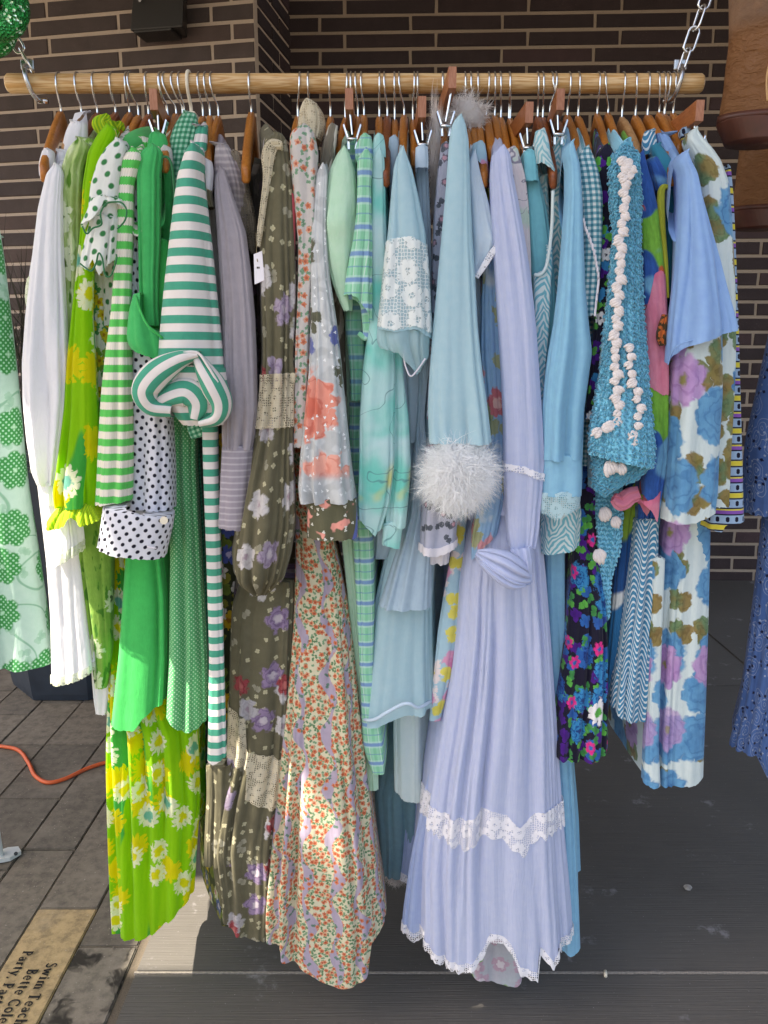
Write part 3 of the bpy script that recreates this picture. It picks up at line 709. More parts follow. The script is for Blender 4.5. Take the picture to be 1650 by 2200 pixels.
# engraved lettering on the tan paver (serif letters drawn as strokes)
def arc(cx, cy, rx, ry, a0, a1, n=10):
    return [(cx + rx * math.cos(math.radians(a0 + (a1 - a0) * i / n)), cy + ry * math.sin(math.radians(a0 + (a1 - a0) * i / n))) for i in range(n + 1)]
TH, TN = 0.15, 0.075
TH, TN = 0.19, 0.095
def stem(x, y0, y1): return ([(x, y0), (x, y1)], TH)
def ser(x, y, w=0.17): return ([(x - w, y), (x + w, y)], 0.06)
GL = {
 'S': (0.62, [(arc(0.3, 0.76, 0.2, 0.2, 20, 230), 0.11), (arc(0.3, 0.24, 0.22, 0.22, 60, -160), 0.13), ([(0.17, 0.62), (0.43, 0.42)], 0.15)]),
 'w': (0.98, [([(0.12, 0.62), (0.3, 0.02)], TH), ([(0.3, 0.02), (0.48, 0.6)], TN), ([(0.48, 0.6), (0.66, 0.02)], TH), ([(0.66, 0.02), (0.84, 0.62)], TN), ser(0.12, 0.62, .12), ser(0.84, 0.62, .12)]),
 'i': (0.38, [stem(0.18, 0, 0.64), ser(0.18, 0.02), ([(0.06, 0.6), (0.18, 0.64)], 0.06), (arc(0.18, 0.86, 0.04, 0.04, 0, 360, 6), 0.1)]),
 'm': (1.08, [stem(0.18, 0, 0.62), stem(0.54, 0, 0.5), stem(0.9, 0, 0.5), (arc(0.36, 0.44, 0.18, 0.18, 170, 0), 0.09), (arc(0.72, 0.44, 0.18, 0.18, 170, 0), 0.09), ser(0.18, 0.02, .14), ser(0.54, 0.02, .14), ser(0.9, 0.02, .14)]),
 'T': (0.8, [stem(0.38, 0, 0.98), ([(0.04, 0.97), (0.72, 0.97)], 0.09), ([(0.06, 0.97), (0.06, 0.78)], 0.06), ([(0.70, 0.97), (0.70, 0.78)], 0.06), ser(0.38, 0.02)]),
 'e': (0.62, [(arc(0.3, 0.32, 0.22, 0.31, 0, 310, 16), 0.11), ([(0.1, 0.33), (0.52, 0.37)], 0.06)]),
 'a': (0.62, [(arc(0.26, 0.18, 0.17, 0.17, 60, 330), 0.1), (arc(0.26, 0.46, 0.18, 0.17, 150, 0), 0.09), stem(0.45, 0.02, 0.48)]),
 'c': (0.56, [(arc(0.3, 0.32, 0.22, 0.31, 45, 315, 14), 0.12)]),
 'h': (0.76, [stem(0.18, 0, 1.02), stem(0.54, 0, 0.46), (arc(0.36, 0.44, 0.18, 0.18, 170, 0), 0.09), ser(0.18, 0.02, .14), ser(0.54, 0.02, .14)]),
 'B': (0.74, [stem(0.2, 0, 0.98), (arc(0.26, 0.74, 0.28, 0.23, 90, -90), 0.12), (arc(0.26, 0.26, 0.34, 0.25, 90, -90), 0.12), ([(0.06, 0.98), (0.3, 0.98)], 0.06), ([(0.06, 0.02), (0.3, 0.02)], 0.06)]),
 't': (0.46, [stem(0.2, 0.1, 0.82), ([(0.04, 0.6), (0.4, 0.6)], 0.07), (arc(0.3, 0.12, 0.1, 0.1, 180, 300), 0.09)]),
 'C': (0.82, [(arc(0.44, 0.49, 0.36, 0.47, 40, 320, 18), 0.13), ([(0.72, 0.95), (0.72, 0.72)], 0.06)]),
 'o': (0.68, [(arc(0.33, 0.32, 0.24, 0.31, 0, 360, 16), 0.12)]),
 'l': (0.38, [stem(0.18, 0, 1.02), ser(0.18, 0.02)]),
 'P': (0.7, [stem(0.2, 0, 0.98), (arc(0.26, 0.71, 0.3, 0.25, 90, -90), 0.11), ser(0.2, 0.02), ([(0.06, 0.97), (0.3, 0.97)], 0.06)]),
 'r': (0.52, [stem(0.18, 0, 0.62), (arc(0.36, 0.42, 0.18, 0.18, 170, 50), 0.11), ser(0.18, 0.02)]),
 'y': (0.66, [([(0.1, 0.62), (0.34, 0.02)], TH), ([(0.56, 0.62), (0.2, -0.3)], TN), ser(0.1, 0.62, .12), ser(0.56, 0.62, .12)]),
 ',': (0.34, [([(0.18, 0.06), (0.1, -0.16)], 0.12)]), ' ': (0.36, []),
}
def lettering(txt, x_base, y_start, size, parent, z):
    V, Fc = [], []; pen = 0.0
    for ch in txt:
        adv, strokes = GL[ch]
        for pts, w in strokes:
            w = max(w * 1.2, .085)
            n = len(pts); P = np.array(pts, float)
            T = np.gradient(P, axis=0); T /= np.maximum(np.linalg.norm(T, axis=1, keepdims=True), 1e-9)
            N = np.stack((-T[:, 1], T[:, 0]), 1) * w / 2; b = len(V)
            for q in list(P + N) + list(P - N): V.append((x_base + q[1] * size, y_start - (pen + q[0]) * size, z))
            for i in range(n - 1): Fc.append((b + i, b + i + 1, b + n + i + 1, b + n + i))
        pen += adv + 0.05
    me = bpy.data.meshes.new('lettering'); me.from_pydata(V, [], Fc); me.update()
    s = link('lettering', me, M['letters'], parent); return s
tan = [o for o in patio.children if o.data.materials[0] == M['paver_tan']][0]
for txt, px, py in (('Swim Teach', 103, 2071), ('Bette Cole', 62, 2084), ('Party, Part', 52, 2045)):
    q = floor_at(px, py); lettering(txt, q[0], q[1], 0.0245, tan, 0.0032)

# unseen canopy added to shade the spot: boarded roof above the rail, open to the front and left (out of the picture)
roof = thing('shade_canopy', 'unseen boarded canopy added over the clothes rail to shade it, with gaps for sun', 'roof')
ROOF_Z = 3.72
yb_ = [-1.3, -0.92, -0.865, -0.83, -0.50] + [-0.5 + 3.8 * i / 14 for i in range(1, 15)]
for k_, (y0, y1) in enumerate(zip(yb_, yb_[1:])):      # gaps between boards shaped to place the sun patches
    for x0, x1 in {1: [(-4.5, -2.5), (-2.38, -2.27), (-2.15, 4.5)], 2: [(-4.5, -2.62), (-2.14, 4.5)], 3: [(-4.5, -3.02), (-2.14, 4.5)]}.get(k_, [(-4.5, 4.5)]):
        MB().box(((x0 + x1) / 2, (y0 + y1) / 2, ROOF_Z), (x1 - x0, y1 - y0 - 0.005, 0.04)).build('board', M['roof'], roof)
for y in (-1.2, 0.1, 1.4, 3.1):
    MB().box((0, y, ROOF_Z + 0.13), (9.0, 0.1, 0.2)).build('beam', M['roof'], roof)

# wall lamp on the pier
lp = at(345, 35, 2.62)
lamp = thing('wall_lamp', 'black box wall lamp mounted high on the brick pier', 'lamp')
def pl(px, py, off):      # point on the pier face at that pixel, off metres in front
    lo, hi = 1.8, 3.6
    for _ in range(40):
        mid = (lo + hi) / 2; q = Vector(at(px, py, mid)) - Oc
        if q.dot(nP) > off: lo = mid
        else: hi = mid
    return Vector(at(px, py, mid))
b = MB()
A = [pl(x, y, 0.17) for x, y in ((288, -45), (396, -50), (392, 58), (279, 66))]
B = [pl(x, y, 0.17) for x, y in ((284, 66), (390, 58), (402, 72), (302, 87))]
BK = [pl(x, y, 0.0) for x, y in ((300, -45), (402, -50), (402, 82), (310, 84))]
vb = lambda L: [b.bm.verts.new(p) for p in L]
f, g = vb(A), vb(BK)
b.bm.faces.new(f); b.bm.faces.new(g[::-1])
for i in range(4): b.bm.faces.new((f[i], f[(i + 1) % 4], g[(i + 1) % 4], g[i]))
b.bevel(0.008, 2); b.build('housing', M['black'], lamp)
c = pl(340, 72, 0.10)
MB().box(c, (0.20, 0.13, 0.03), Matrix.Rotation(pang, 3, 'Z')).bevel(0.006).build('lens_frame', M['black'], lamp)
MB().tube([pl(300, 0, 0.19), pl(300, 0, 0.165)], 0.008, 8).build('screw', M['zinc'], lamp)

# planter with reeds behind the left garments
pot = thing('planter', 'tall dark blue eight-sided planter on the pavers behind the mint dress', 'planter')
pc = Vector((-1.36, 1.74, 0)); b = MB()
rb, rt, ph_ = 0.30, 0.40, 1.02
ring = lambda r, z, k=0.39: [b.bm.verts.new(pc + Vector((r * math.cos(k + i * math.pi / 4), r * math.sin(k + i * math.pi / 4), z))) for i in range(8)]
rs = [ring(rb, 0.004), ring(rb + .005, 0.03), ring(rt, ph_), ring(rt + .02, ph_ + .01), ring(rt + .02, ph_ + .05), ring(rt - .03, ph_ + .05), ring(rt - .04, ph_ - .04)]
for A_, B_ in zip(rs, rs[1:]):
    for i in range(8): b.bm.faces.new((A_[i], A_[(i + 1) % 8], B_[(i + 1) % 8], B_[i]))
b.bm.faces.new(rs[0][::-1]); b.build('pot', M['pot'], pot)
b = MB(); v = [b.bm.verts.new(pc + Vector((.37 * math.cos(.39 + i * math.pi / 4), .37 * math.sin(.39 + i * math.pi / 4), ph_ - .02))) for i in range(8)]
b.bm.faces.new(v); b.build('soil', M['soil'], pot)
def blades(name, root, n, r0, hmin, hmax, lean, mat, w0, parent, seed, kind='stuff'):
    r = np.random.RandomState(seed); V = []; Fc = []
    for _ in range(n):
        a = r.rand() * 6.28; rad = r0 * math.sqrt(r.rand()); h = hmin + (hmax - hmin) * r.rand(); d = r.rand() * 6.28; L = lean * (0.3 + r.rand())
        base = np.array(root) + (rad * math.cos(a), rad * math.sin(a), 0); side = np.array((-math.sin(d), math.cos(d), 0)); w = w0 * (.6 + .8 * r.rand()); i0 = len(V); seg = 7
        for k in range(seg + 1):
            t = k / seg; p = base + np.array((math.cos(d) * L * t ** 1.8, math.sin(d) * L * t ** 1.8, h * (t - .18 * L * t ** 3)))
            ww = w * (1 - t) ** .7 + .0004; V += [p - side * ww, p + side * ww]
        for k in range(seg): Fc.append((i0 + 2 * k, i0 + 2 * k + 1, i0 + 2 * k + 3, i0 + 2 * k + 2))
    o = link(name, mesh_np(name, np.array(V), np.array(Fc)), mat, parent)
    if kind: o['kind'] = kind
    return o
reed = blades('reed_grass', (pc.x, pc.y, ph_ - .02), 240, 0.3, 0.55, 1.05, 0.45, M['reed'], 0.0045, None, 3)
tag(reed, 'dark thin reed grass rising from the planter at left', 'grass')
herb = blades('trailing_herb', (pc.x + .12, pc.y - .28, ph_ - .03), 160, 0.16, 0.03, 0.16, 0.22, M['herb'], 0.004, None, 5)
tag(herb, 'pale trailing herb at the rim of the dark planter', 'plant')

# orange extension cord on the pavers
pts = [floor_at(x, y, 0.008) for x, y in ((-160, 1590), (-60, 1596), (0, 1603), (40, 1612), (62, 1640), (75, 1666), (102, 1681), (140, 1673), (190, 1650), (242, 1636), (300, 1640), (380, 1660), (470, 1640))]
cord = MB().tube(smooth_path(pts, 8), 0.0068, 10).build('extension_cord', M['cord'], smooth=True)
tag(cord, 'orange extension cord snaking across the pavers at lower left', 'cord')

# foot of a white stand at the left edge
st = thing('display_stand', 'white metal stand with a flat drilled foot at the lower left edge', 'stand')
q = floor_at(38, 1836, 0.012); q0 = floor_at(-60, 1850, 0.012)
b = MB()
ft = [floor_at(x, y, 0.004) for x, y in ((-140, 1868), (-20, 1858), (22, 1850), (46, 1836), (40, 1826), (18, 1828), (-10, 1838), (-140, 1846))]
b.poly(ft, (0, 0, 0.012)); b.build('foot', M['white_metal'], st)
MB().tube([floor_at(34, 1834, 0.0165), floor_at(34, 1834, 0.0175)], 0.0055, 12).build('screw_hole', M['black'], st)
p0 = floor_at(0, 1840, 0.012); MB().tube([Vector(p0), Vector(p0) + Vector((-0.05, 0.0, 0.9)), Vector(p0) + Vector((-0.12, 0, 1.95))], 0.011, 12).build('pole', M['white_metal'], st)

# litter
b = MB(); bmesh.ops.create_icosphere(b.bm, subdivisions=2, radius=0.0105); q = floor_at(1478, 1906, 0.006)
for v in b.bm.verts: v.co = Vector((v.co.x * 1.1, v.co.y * .9, v.co.z * .6)) * (1 + rng.uniform(-.16, .16)) + Vector(q)
tag(b.build('pebble', M['stone'], smooth=False), 'small grey pebble lying on the dark concrete at right', 'pebble')
q = floor_at(1301, 2092, 0.005)
tag(MB().tube([Vector(q) + Vector((.002, .008, 0)), Vector(q) + Vector((-.002, -.008, 0))], 0.004, 8).build('filter_stub', M['plastic'], smooth=True), 'tiny pale stub lying across the slab joint in front', 'litter')
# ---------------------------------------------------------------- rail, chains, hangers
RZ = float(at(800, 179.5, 0)[2]); RR = 0.0168
X0, X1 = float(at(16, 180, 0)[0]), float(at(1509, 180, 0)[0])
n = 40; prof = []
b = MB(); pts = [(X0, 0, RZ)] + [(X0 + .004, 0, RZ)] + [(X0 + (X1 - X0) * i / n, 0, RZ) for i in range(1, n)] + [(X1 - .004, 0, RZ), (X1, 0, RZ)]
b.tube(pts, [RR - .003] + [RR] * (len(pts) - 2) + [RR - .003], 40)
rail = b.build('clothes_rail', M['rail'], smooth=True)
tag(rail, 'long round pine pole hung on chains carrying all the hangers', 'clothes rail')
for p in rail.data.polygons:
    if abs(p.normal.x) > .9: p.use_smooth = False

def link_pts(L, W, n=8):
    """stadium outline, long axis z"""
    r = W / 2; h = L / 2 - r
    return [(r * math.cos(a), 0, h + r * math.sin(a)) for a in np.linspace(0, math.pi, n)] + [(r * math.cos(a), 0, -h + r * math.sin(a)) for a in np.linspace(math.pi, 2 * math.pi, n)]
LK = MB().tube(link_pts(0.044, 0.019), 0.0022, 8, closed=True); tmp = LK.build('link', M['chrome'], smooth=True); link_me = tmp.data; bpy.data.objects.remove(tmp)
def chain(label, start, direction, n):
    t = thing('chain', label, 'chain', 'chains holding up the rail')
    d = Vector(direction).normalized(); p = Vector(start)
    for i in range(n):
        o = bpy.data.objects.new('link', link_me); COL.objects.link(o); o.parent = t
        o.location = p + d * 0.018
        o.rotation_euler = (d.to_track_quat('Z', 'Y') @ Matrix.Rotation(math.radians(88 if i % 2 else 18), 3, 'Z').to_quaternion()).to_euler()
        p = p + d * 0.0365
    return t
cl0 = Vector(at(68, 150, -0.012)); cl1 = Vector(at(18, 62, -0.012))
chain('bright chain rising from the left end of the rail past the sequin ornament', cl0, cl1 - cl0, 20)
cr0 = Vector(at(1462, 152, -0.012)); cr1 = Vector(at(1508, 20, -0.012))
chain('bright chain rising from the right end of the rail towards the boots', cr0, cr1 - cr0, 20)
def shackle(label, px, lean):
    """open hook round the pole with a cross pin"""
    c = Vector((float(at(px, 180, 0)[0]), 0, RZ)); t = thing('rail_hook', label, 'hook', 'hooks round the rail ends')
    R = RR + 0.0075; P = []
    for a in np.linspace(115, 275 if lean > 0 else 275, 24):
        P.append(c + Vector((lean * (0.5 - (a - 115) / 160), -R * math.cos(math.radians(a - 90)), R * math.sin(math.radians(a - 90) + math.pi / 2 * 0) )) * 1.0)
    # rebuilt as a clean U: over the top, down the front, under the pole
    P = [c + Vector((lean * (-.5 + k / 24), -R * math.sin(math.radians(200 * k / 24 + 0)) * 1.12, R * 1.18 * math.cos(math.radians(200 * k / 24)))) for k in range(25)]
    MB().tube(P, 0.0042, 10).build('hook', M['zinc'], t, True)
    MB().tube([P[-1] + Vector((-.008, 0, 0)), P[-1] + Vector((.010, 0, 0))], 0.005, 10).build('pin', M['chrome'], t, True)
    MB().box(P[0] + Vector((0, 0.004, .004)), (0.024, 0.006, 0.018)).bevel(.002).build('plate', M['zinc'], t)
shackle('zinc hook with cross pin wrapped round the left rail end', 72, 0.020)
shackle('zinc hook with cross pin wrapped round the right rail end', 1450, -0.018)

def hook_curve(xr, xn, zn, top=RR + 0.0016):
    """wire over the pole: hangs on its top, comes down in front, swings back under it to the neck"""
    P = []
    for a in np.linspace(-75, 95, 18):                 # back (negative) over the top to the front
        P.append((xr, -top * math.sin(math.radians(a)), RZ + top * math.cos(math.radians(a))))
    zb = RZ - RR - 0.012
    P += smooth_path([P[-1], (xr * .85 + xn * .15, -top * .95, RZ - RR * .75), (xr * .45 + xn * .55, -top * .45, zb), (xn, 0, zb - .012), (xn, 0, zn - .012)], 4)[1:]
    return P
def arm_mesh(t, xn, zn, xf, mat, half=0.205, wid=0.0135, drop=0.112, tip=0.024, yf=None):
    """contoured wooden shoulders; xf = x of the front tip"""
    b = MB(); secs = []
    prof_ = [(-1, -drop, tip), (-.97, -drop * .96, tip + .006), (-.72, -drop * .66, .031), (-.42, -drop * .34, .036), (-.2, -drop * .13, .040), (-.08, -.004, .046), (0, .002, .050), (.08, -.004, .046), (.2, -drop * .13, .040), (.42, -drop * .34, .036), (.72, -drop * .66, .031), (.97, -drop * .96, tip + .006), (1, -drop, tip)]
    for s, dz, h in prof_:
        y = s * half; x = xn + (xn - xf) * s - 0.010 * (s * s) * (1 if xn > 0 else -1) * 0
        k = .5 if abs(s) == 1 else 1
        secs.append([b.bm.verts.new((x + sx * wid / 2 * k * ww, y, zn + dz + zz - h)) for sx, zz, ww in ((-1, h * .85, 1), (-.6, h, 1), (.6, h, 1), (1, h * .85, 1), (1, h * .15, 1), (.6, 0, 1), (-.6, 0, 1), (-1, h * .15, 1))])
    for A_, B_ in zip(secs, secs[1:]):
        for i in range(8): b.bm.faces.new((A_[i], A_[(i + 1) % 8], B_[(i + 1) % 8], B_[i]))
    b.bm.faces.new(secs[0][::-1]); b.bm.faces.new(secs[-1])
    return b.build('shoulder', mat, t, True)
HN = 0
def wood_hanger(label, xr, xn, yn=247, tip=None, tone='hanger', ytip=None, wid=0.0135, half=.205):
    nk = at(xn, yn, 0); X, Z = float(nk[0]), float(nk[2]); XR = float(at(xr, 172, -RR)[0])
    yt = ytip or 372
    if tip is None: tip = xn + (xn - 825) * 0.085
    xf = float(at(tip, yt, -half)[0]); zt = float(at(tip, yt, -half)[2])
    drop = max(0.085, min(0.14, Z - zt - .012)) if ytip else 0.112
    if not ytip and half > .2: half = .135; drop = .085; xf = X + (xf - X) * .66
    t = thing('wooden_hanger', label, 'hanger', 'wooden hangers on the rail')
    MB().tube(hook_curve(XR, X, Z), 0.00165, 8).build('hook', M['chrome'], t, True)
    arm_mesh(t, X, Z, xf, M[tone], half=half, drop=drop, wid=wid)
    return t
def clip_hanger(label, xr, bx, by, xg, yg, xback=None, hook=True):
    """flat wooden bar with two sprung clips; (bx, by) = centre of its front end in the photo, (xg, yg) = where the clip grips"""
    half = 0.175; f = at(bx, by, -half); X, Z = float(f[0]), float(f[2])
    XR = float(at(xr, 172, -RR)[0]); xc = XR + (X - XR) * .25 if xback is None else float(at(xback, by + 40, 0)[0])
    t = thing('clip_hanger', label, 'hanger', 'clip hangers with wooden bars')
    if hook: MB().tube(hook_curve(XR, xc, Z + .01), 0.0018, 8).build('hook', M['chrome'], t, True)
    b = MB(); v = []
    xb = xc + (xc - X)
    for (x, y) in ((X, -half), (xb, half)):
        v.append([b.bm.verts.new((x + sx * .0068, y, Z + sz * .0165)) for sx, sz in ((-1, -1), (1, -1), (1, 1), (-1, 1))])
    b.bm.faces.new(v[0][::-1]); b.bm.faces.new(v[1])
    for i in range(4): b.bm.faces.new((v[0][i], v[0][(i + 1) % 4], v[1][(i + 1) % 4], v[1][i]))
    b.bevel(.0012, 2); b.build('bar', M['clip_bar'], t)
    MB().box((X, -half - .0012, Z), (.0128, .002, .0322)).build('end_grain', M['cedar_end'], t)
    for s, yy in ((-1, -half + .02), (1, half - .02)):
        if s < 0: g = at(xg, yg, yy); gx, gz = float(g[0]), float(g[2])
        else: gx, gz = xb + (gx - X), gz
        xt = X if s < 0 else xb
        cl = link('clip', MB().tube([(xt, yy, Z - .012), (gx, yy, gz + .012)], .0016, 8).build('tmp', M['chrome']).data, None, t)
        bpy.data.objects.remove(bpy.data.objects['tmp'])
        for sx in (-1, 1):
            q = [(gx + sx * .004, yy - .007, gz - .012), (gx + sx * .0055, yy - .007, gz + .004), (gx + sx * .0135, yy - .005, gz + .028), (gx + sx * .0155, yy - .005, gz + .026), (gx + sx * .0085, yy - .007, gz + .003), (gx + sx * .0075, yy - .007, gz - .012)]
            MB().poly(q, (0, .014, 0)).build('jaw', M['chrome'], cl)
        MB().tube([(gx - .008, yy - .0095, gz + .003), (gx + .008, yy - .0095, gz + .003)], .0028, 10).build('spring', M['chrome'], cl, True)
    return t
WH = [ # label, x on the rail, x at the neck, y neck, tip x, tone, tip y
 ('amber wooden hanger nearest the left rail end, its tip bare', 120, 131, 241, 92, 'hanger', 372),
 ('pale beechwood hanger second from the left, under a white collar', 160, 175, 248, None, 'hanger_pale', None),
 ('reddish wooden hanger third from the left, above pale green blouse', 197, 209, 244, None, 'hanger_dark', None),
 ('reddish wooden hanger behind the lime ruffled collar', 235, 248, 243, None, 'hanger_dark', None),
 ('amber wooden hanger just right of the lime ruffled collar', 268, 278, 243, None, 'hanger', None),
 ('amber wooden hanger left of the green turtleneck collar', 274, 297, 249, None, 'hanger', None),
 ('dark red wooden hanger behind the green turtleneck collar', 311, 319, 247, None, 'hanger_dark', None),
 ('reddish wooden hanger under the first wooden clip bar', 341, 360, 252, None, 'hanger_dark', None),
 ('amber wooden hanger with its tip bare in a dark green armhole', 349, 378, 246, 353, 'hanger', 352),
 ('amber wooden hanger left of the ivory plastic hook', 367, 392, 247, None, 'hanger', None),
 ('amber wooden hanger between ivory hook and striped sleeve', 382, 396, 247, None, 'hanger', None),
 ('amber wooden hanger at the teal striped shoulder', 424, 436, 251, None, 'hanger', None),
 ('amber wooden hanger holding a white rolled strap', 438, 451, 250, 446, 'hanger', 400),
 ('amber wooden hanger above the grey mauve ribbed shoulder', 451, 469, 251, None, 'hanger', None),
 ('amber wooden hanger standing alone in the gap, both arms bare', 534, 540, 243, 528, 'hanger', 392),
 ('amber wooden hanger left of the crocheted lace collar', 643, 640, 252, None, 'hanger', None),
 ('wooden hanger hidden behind the crocheted lace collar', 661, 665, 252, None, 'hanger', None),
 ('amber wooden hanger above the brown brush print shoulder', 707, 710, 252, None, 'hanger', None),
 ('amber wooden hanger over the mint puff sleeve', 745, 742, 254, 722, 'hanger', None),
 ('amber wooden hanger right of the second clip bar', 763, 769, 252, None, 'hanger', None),
 ('amber wooden hanger above the rolled plaid shoulder', 775, 782, 249, None, 'hanger', None),
 ('amber wooden hanger above the aqua rolled neckline', 815, 815, 252, None, 'hanger', None),
 ('dark wooden hanger whose long arm hangs bare at centre', 825, 832, 251, 828, 'hanger_dark', 400),
 ('amber wooden hanger above the narrow grey blue strap', 847, 848, 259, None, 'hanger', None),
 ('amber wooden hanger over the lace trimmed pale blue sleeve', 857, 868, 249, 864, 'hanger', 372),
 ('amber wooden hanger left of the third clip bar', 890, 887, 259, None, 'hanger', None),
 ('wooden hanger left of the white feather collar', 951, 950, 262, None, 'hanger', None),
 ('wooden hanger behind the feather collar, leftmost of three', 1000, 1000, 255, None, 'hanger', None),
 ('wooden hanger behind the feather collar, middle of three', 1012, 1013, 255, None, 'hanger', None),
 ('amber wooden hanger with bare tip in a pastel striped armhole', 1027, 1027, 254, 1040, 'hanger', 385),
 ('amber wooden hanger right of the feather collar', 1051, 1045, 249, None, 'hanger', None),
 ('amber wooden hanger over the lavender gauze shoulder', 1064, 1063, 250, None, 'hanger', None),
 ('amber wooden hanger over the line drawn floral shoulder', 1076, 1076, 254, None, 'hanger', None),
 ('amber wooden hanger left of the fourth clip bar', 1096, 1096, 256, None, 'hanger', None),
 ('dark wooden hanger between the two right clip bars', 1157, 1155, 252, None, 'hanger_dark', None),
 ('dark worn wooden hanger tip bare in a teal armhole', 1168, 1166, 254, 1190, 'hanger_dark', 388),
 ('reddish wooden hanger under the fifth clip bar', 1188, 1200, 262, None, 'hanger_dark', None),
 ('amber wooden hanger left of the pair above the gingham', 1226, 1219, 249, None, 'hanger', None),
 ('amber wooden hanger above the teal gingham sleeve', 1246, 1242, 251, None, 'hanger', None),
 ('broad amber hanger above the navy floral dress', 1289, 1283, 246, 1312, 'hanger', None),
 ('amber hanger above the blue crochet top', 1301, 1306, 244, 1338, 'hanger', None),
 ('pale wooden hanger right of the crochet top', 1343, 1336, 253, 1392, 'hanger_pale', None),
 ('amber hanger left of the zigzag collar', 1368, 1365, 250, None, 'hanger', None),
 ('amber hanger above the zigzag collar', 1396, 1391, 249, 1446, 'hanger', 392),
 ('amber hanger above the periwinkle blouse collar', 1417, 1416, 243, None, 'hanger', None),
 ('amber wooden hanger hooked just left of the right rail hook', 1430, 1427, 246, None, 'hanger', None),
 ('broad amber hanger of the rose print dress at the right end', 1452, 1446, 245, 1498, 'hanger', None),
]
for L_, xr, xn, yn, tp, tone, yt in WH:
    wood_hanger(L_, xr, xn, yn, tp, tone, yt, wid=rng.uniform(.0128, .0152))
clip_hanger('clip hanger leftmost, gripping the bright green jacket', 340, 330, 214, 342, 296)
clip_hanger('clip hanger gripping the green plaid waistband', 753, 750, 213, 757, 306)
clip_hanger('clip hanger gripping a pale blue rolled waistband', 897, 907, 230, 908, 318)
clip_hanger('clip hanger standing above the rail, gripping the grey floral skirt', 951, 972, 167, 957, 278)
clip_hanger('clip hanger gripping the aqua waistband', 1096, 1137, 242, 1133, 325)
clip_hanger('clip hanger gripping the teal zebra top', 1196, 1204, 214, 1198, 296)
clip_hanger('clip hanger at the far right behind the rose dress', 1440, 1503, 238, 1492, 330)
# ivory plastic hanger
t = thing('plastic_hanger', 'ivory plastic hanger with a thick hook at the gingham collar', 'hanger')
nk = at(411, 243, 0); MB().tube(hook_curve(float(at(401, 172, -.02)[0]), float(nk[0]), float(nk[2]), RR + .003), 0.0032, 10).build('hook', M['plastic'], t, True)
MB().box((float(nk[0]), 0, float(nk[2]) - .008), (.02, .03, .016)).bevel(.003).build('neck', M['plastic'], t)
x0_ = float(nk[0]); z0_ = float(nk[2])
MB().tube(smooth_path([(x0_ - .02, -.19, z0_ - .115), (x0_ - .01, -.1, z0_ - .06), (x0_, 0, z0_ - .014), (x0_ + .01, .1, z0_ - .06), (x0_ + .02, .19, z0_ - .115)], 5), .006, 8).build('shoulder', M['plastic'], t, True)

# green sequin ornament hanging at the top left corner
t = thing('sequin_ornament', 'green sequinned ornament hanging in the top left corner', 'ornament')
def puff_ring(cx, cy, rx, ry, rad, Y):
    P = [at(cx + rx * math.cos(a), cy + ry * math.sin(a), Y) for a in np.linspace(0, 2 * math.pi, 25)[:-1]]
    MB().tube(P, rad, 14, closed=True).build('padded_loop', M['sequin'], t, True)
puff_ring(0, 20, 36, 42, 0.022, -0.08); puff_ring(-20, 66, 32, 34, 0.020, -0.05)

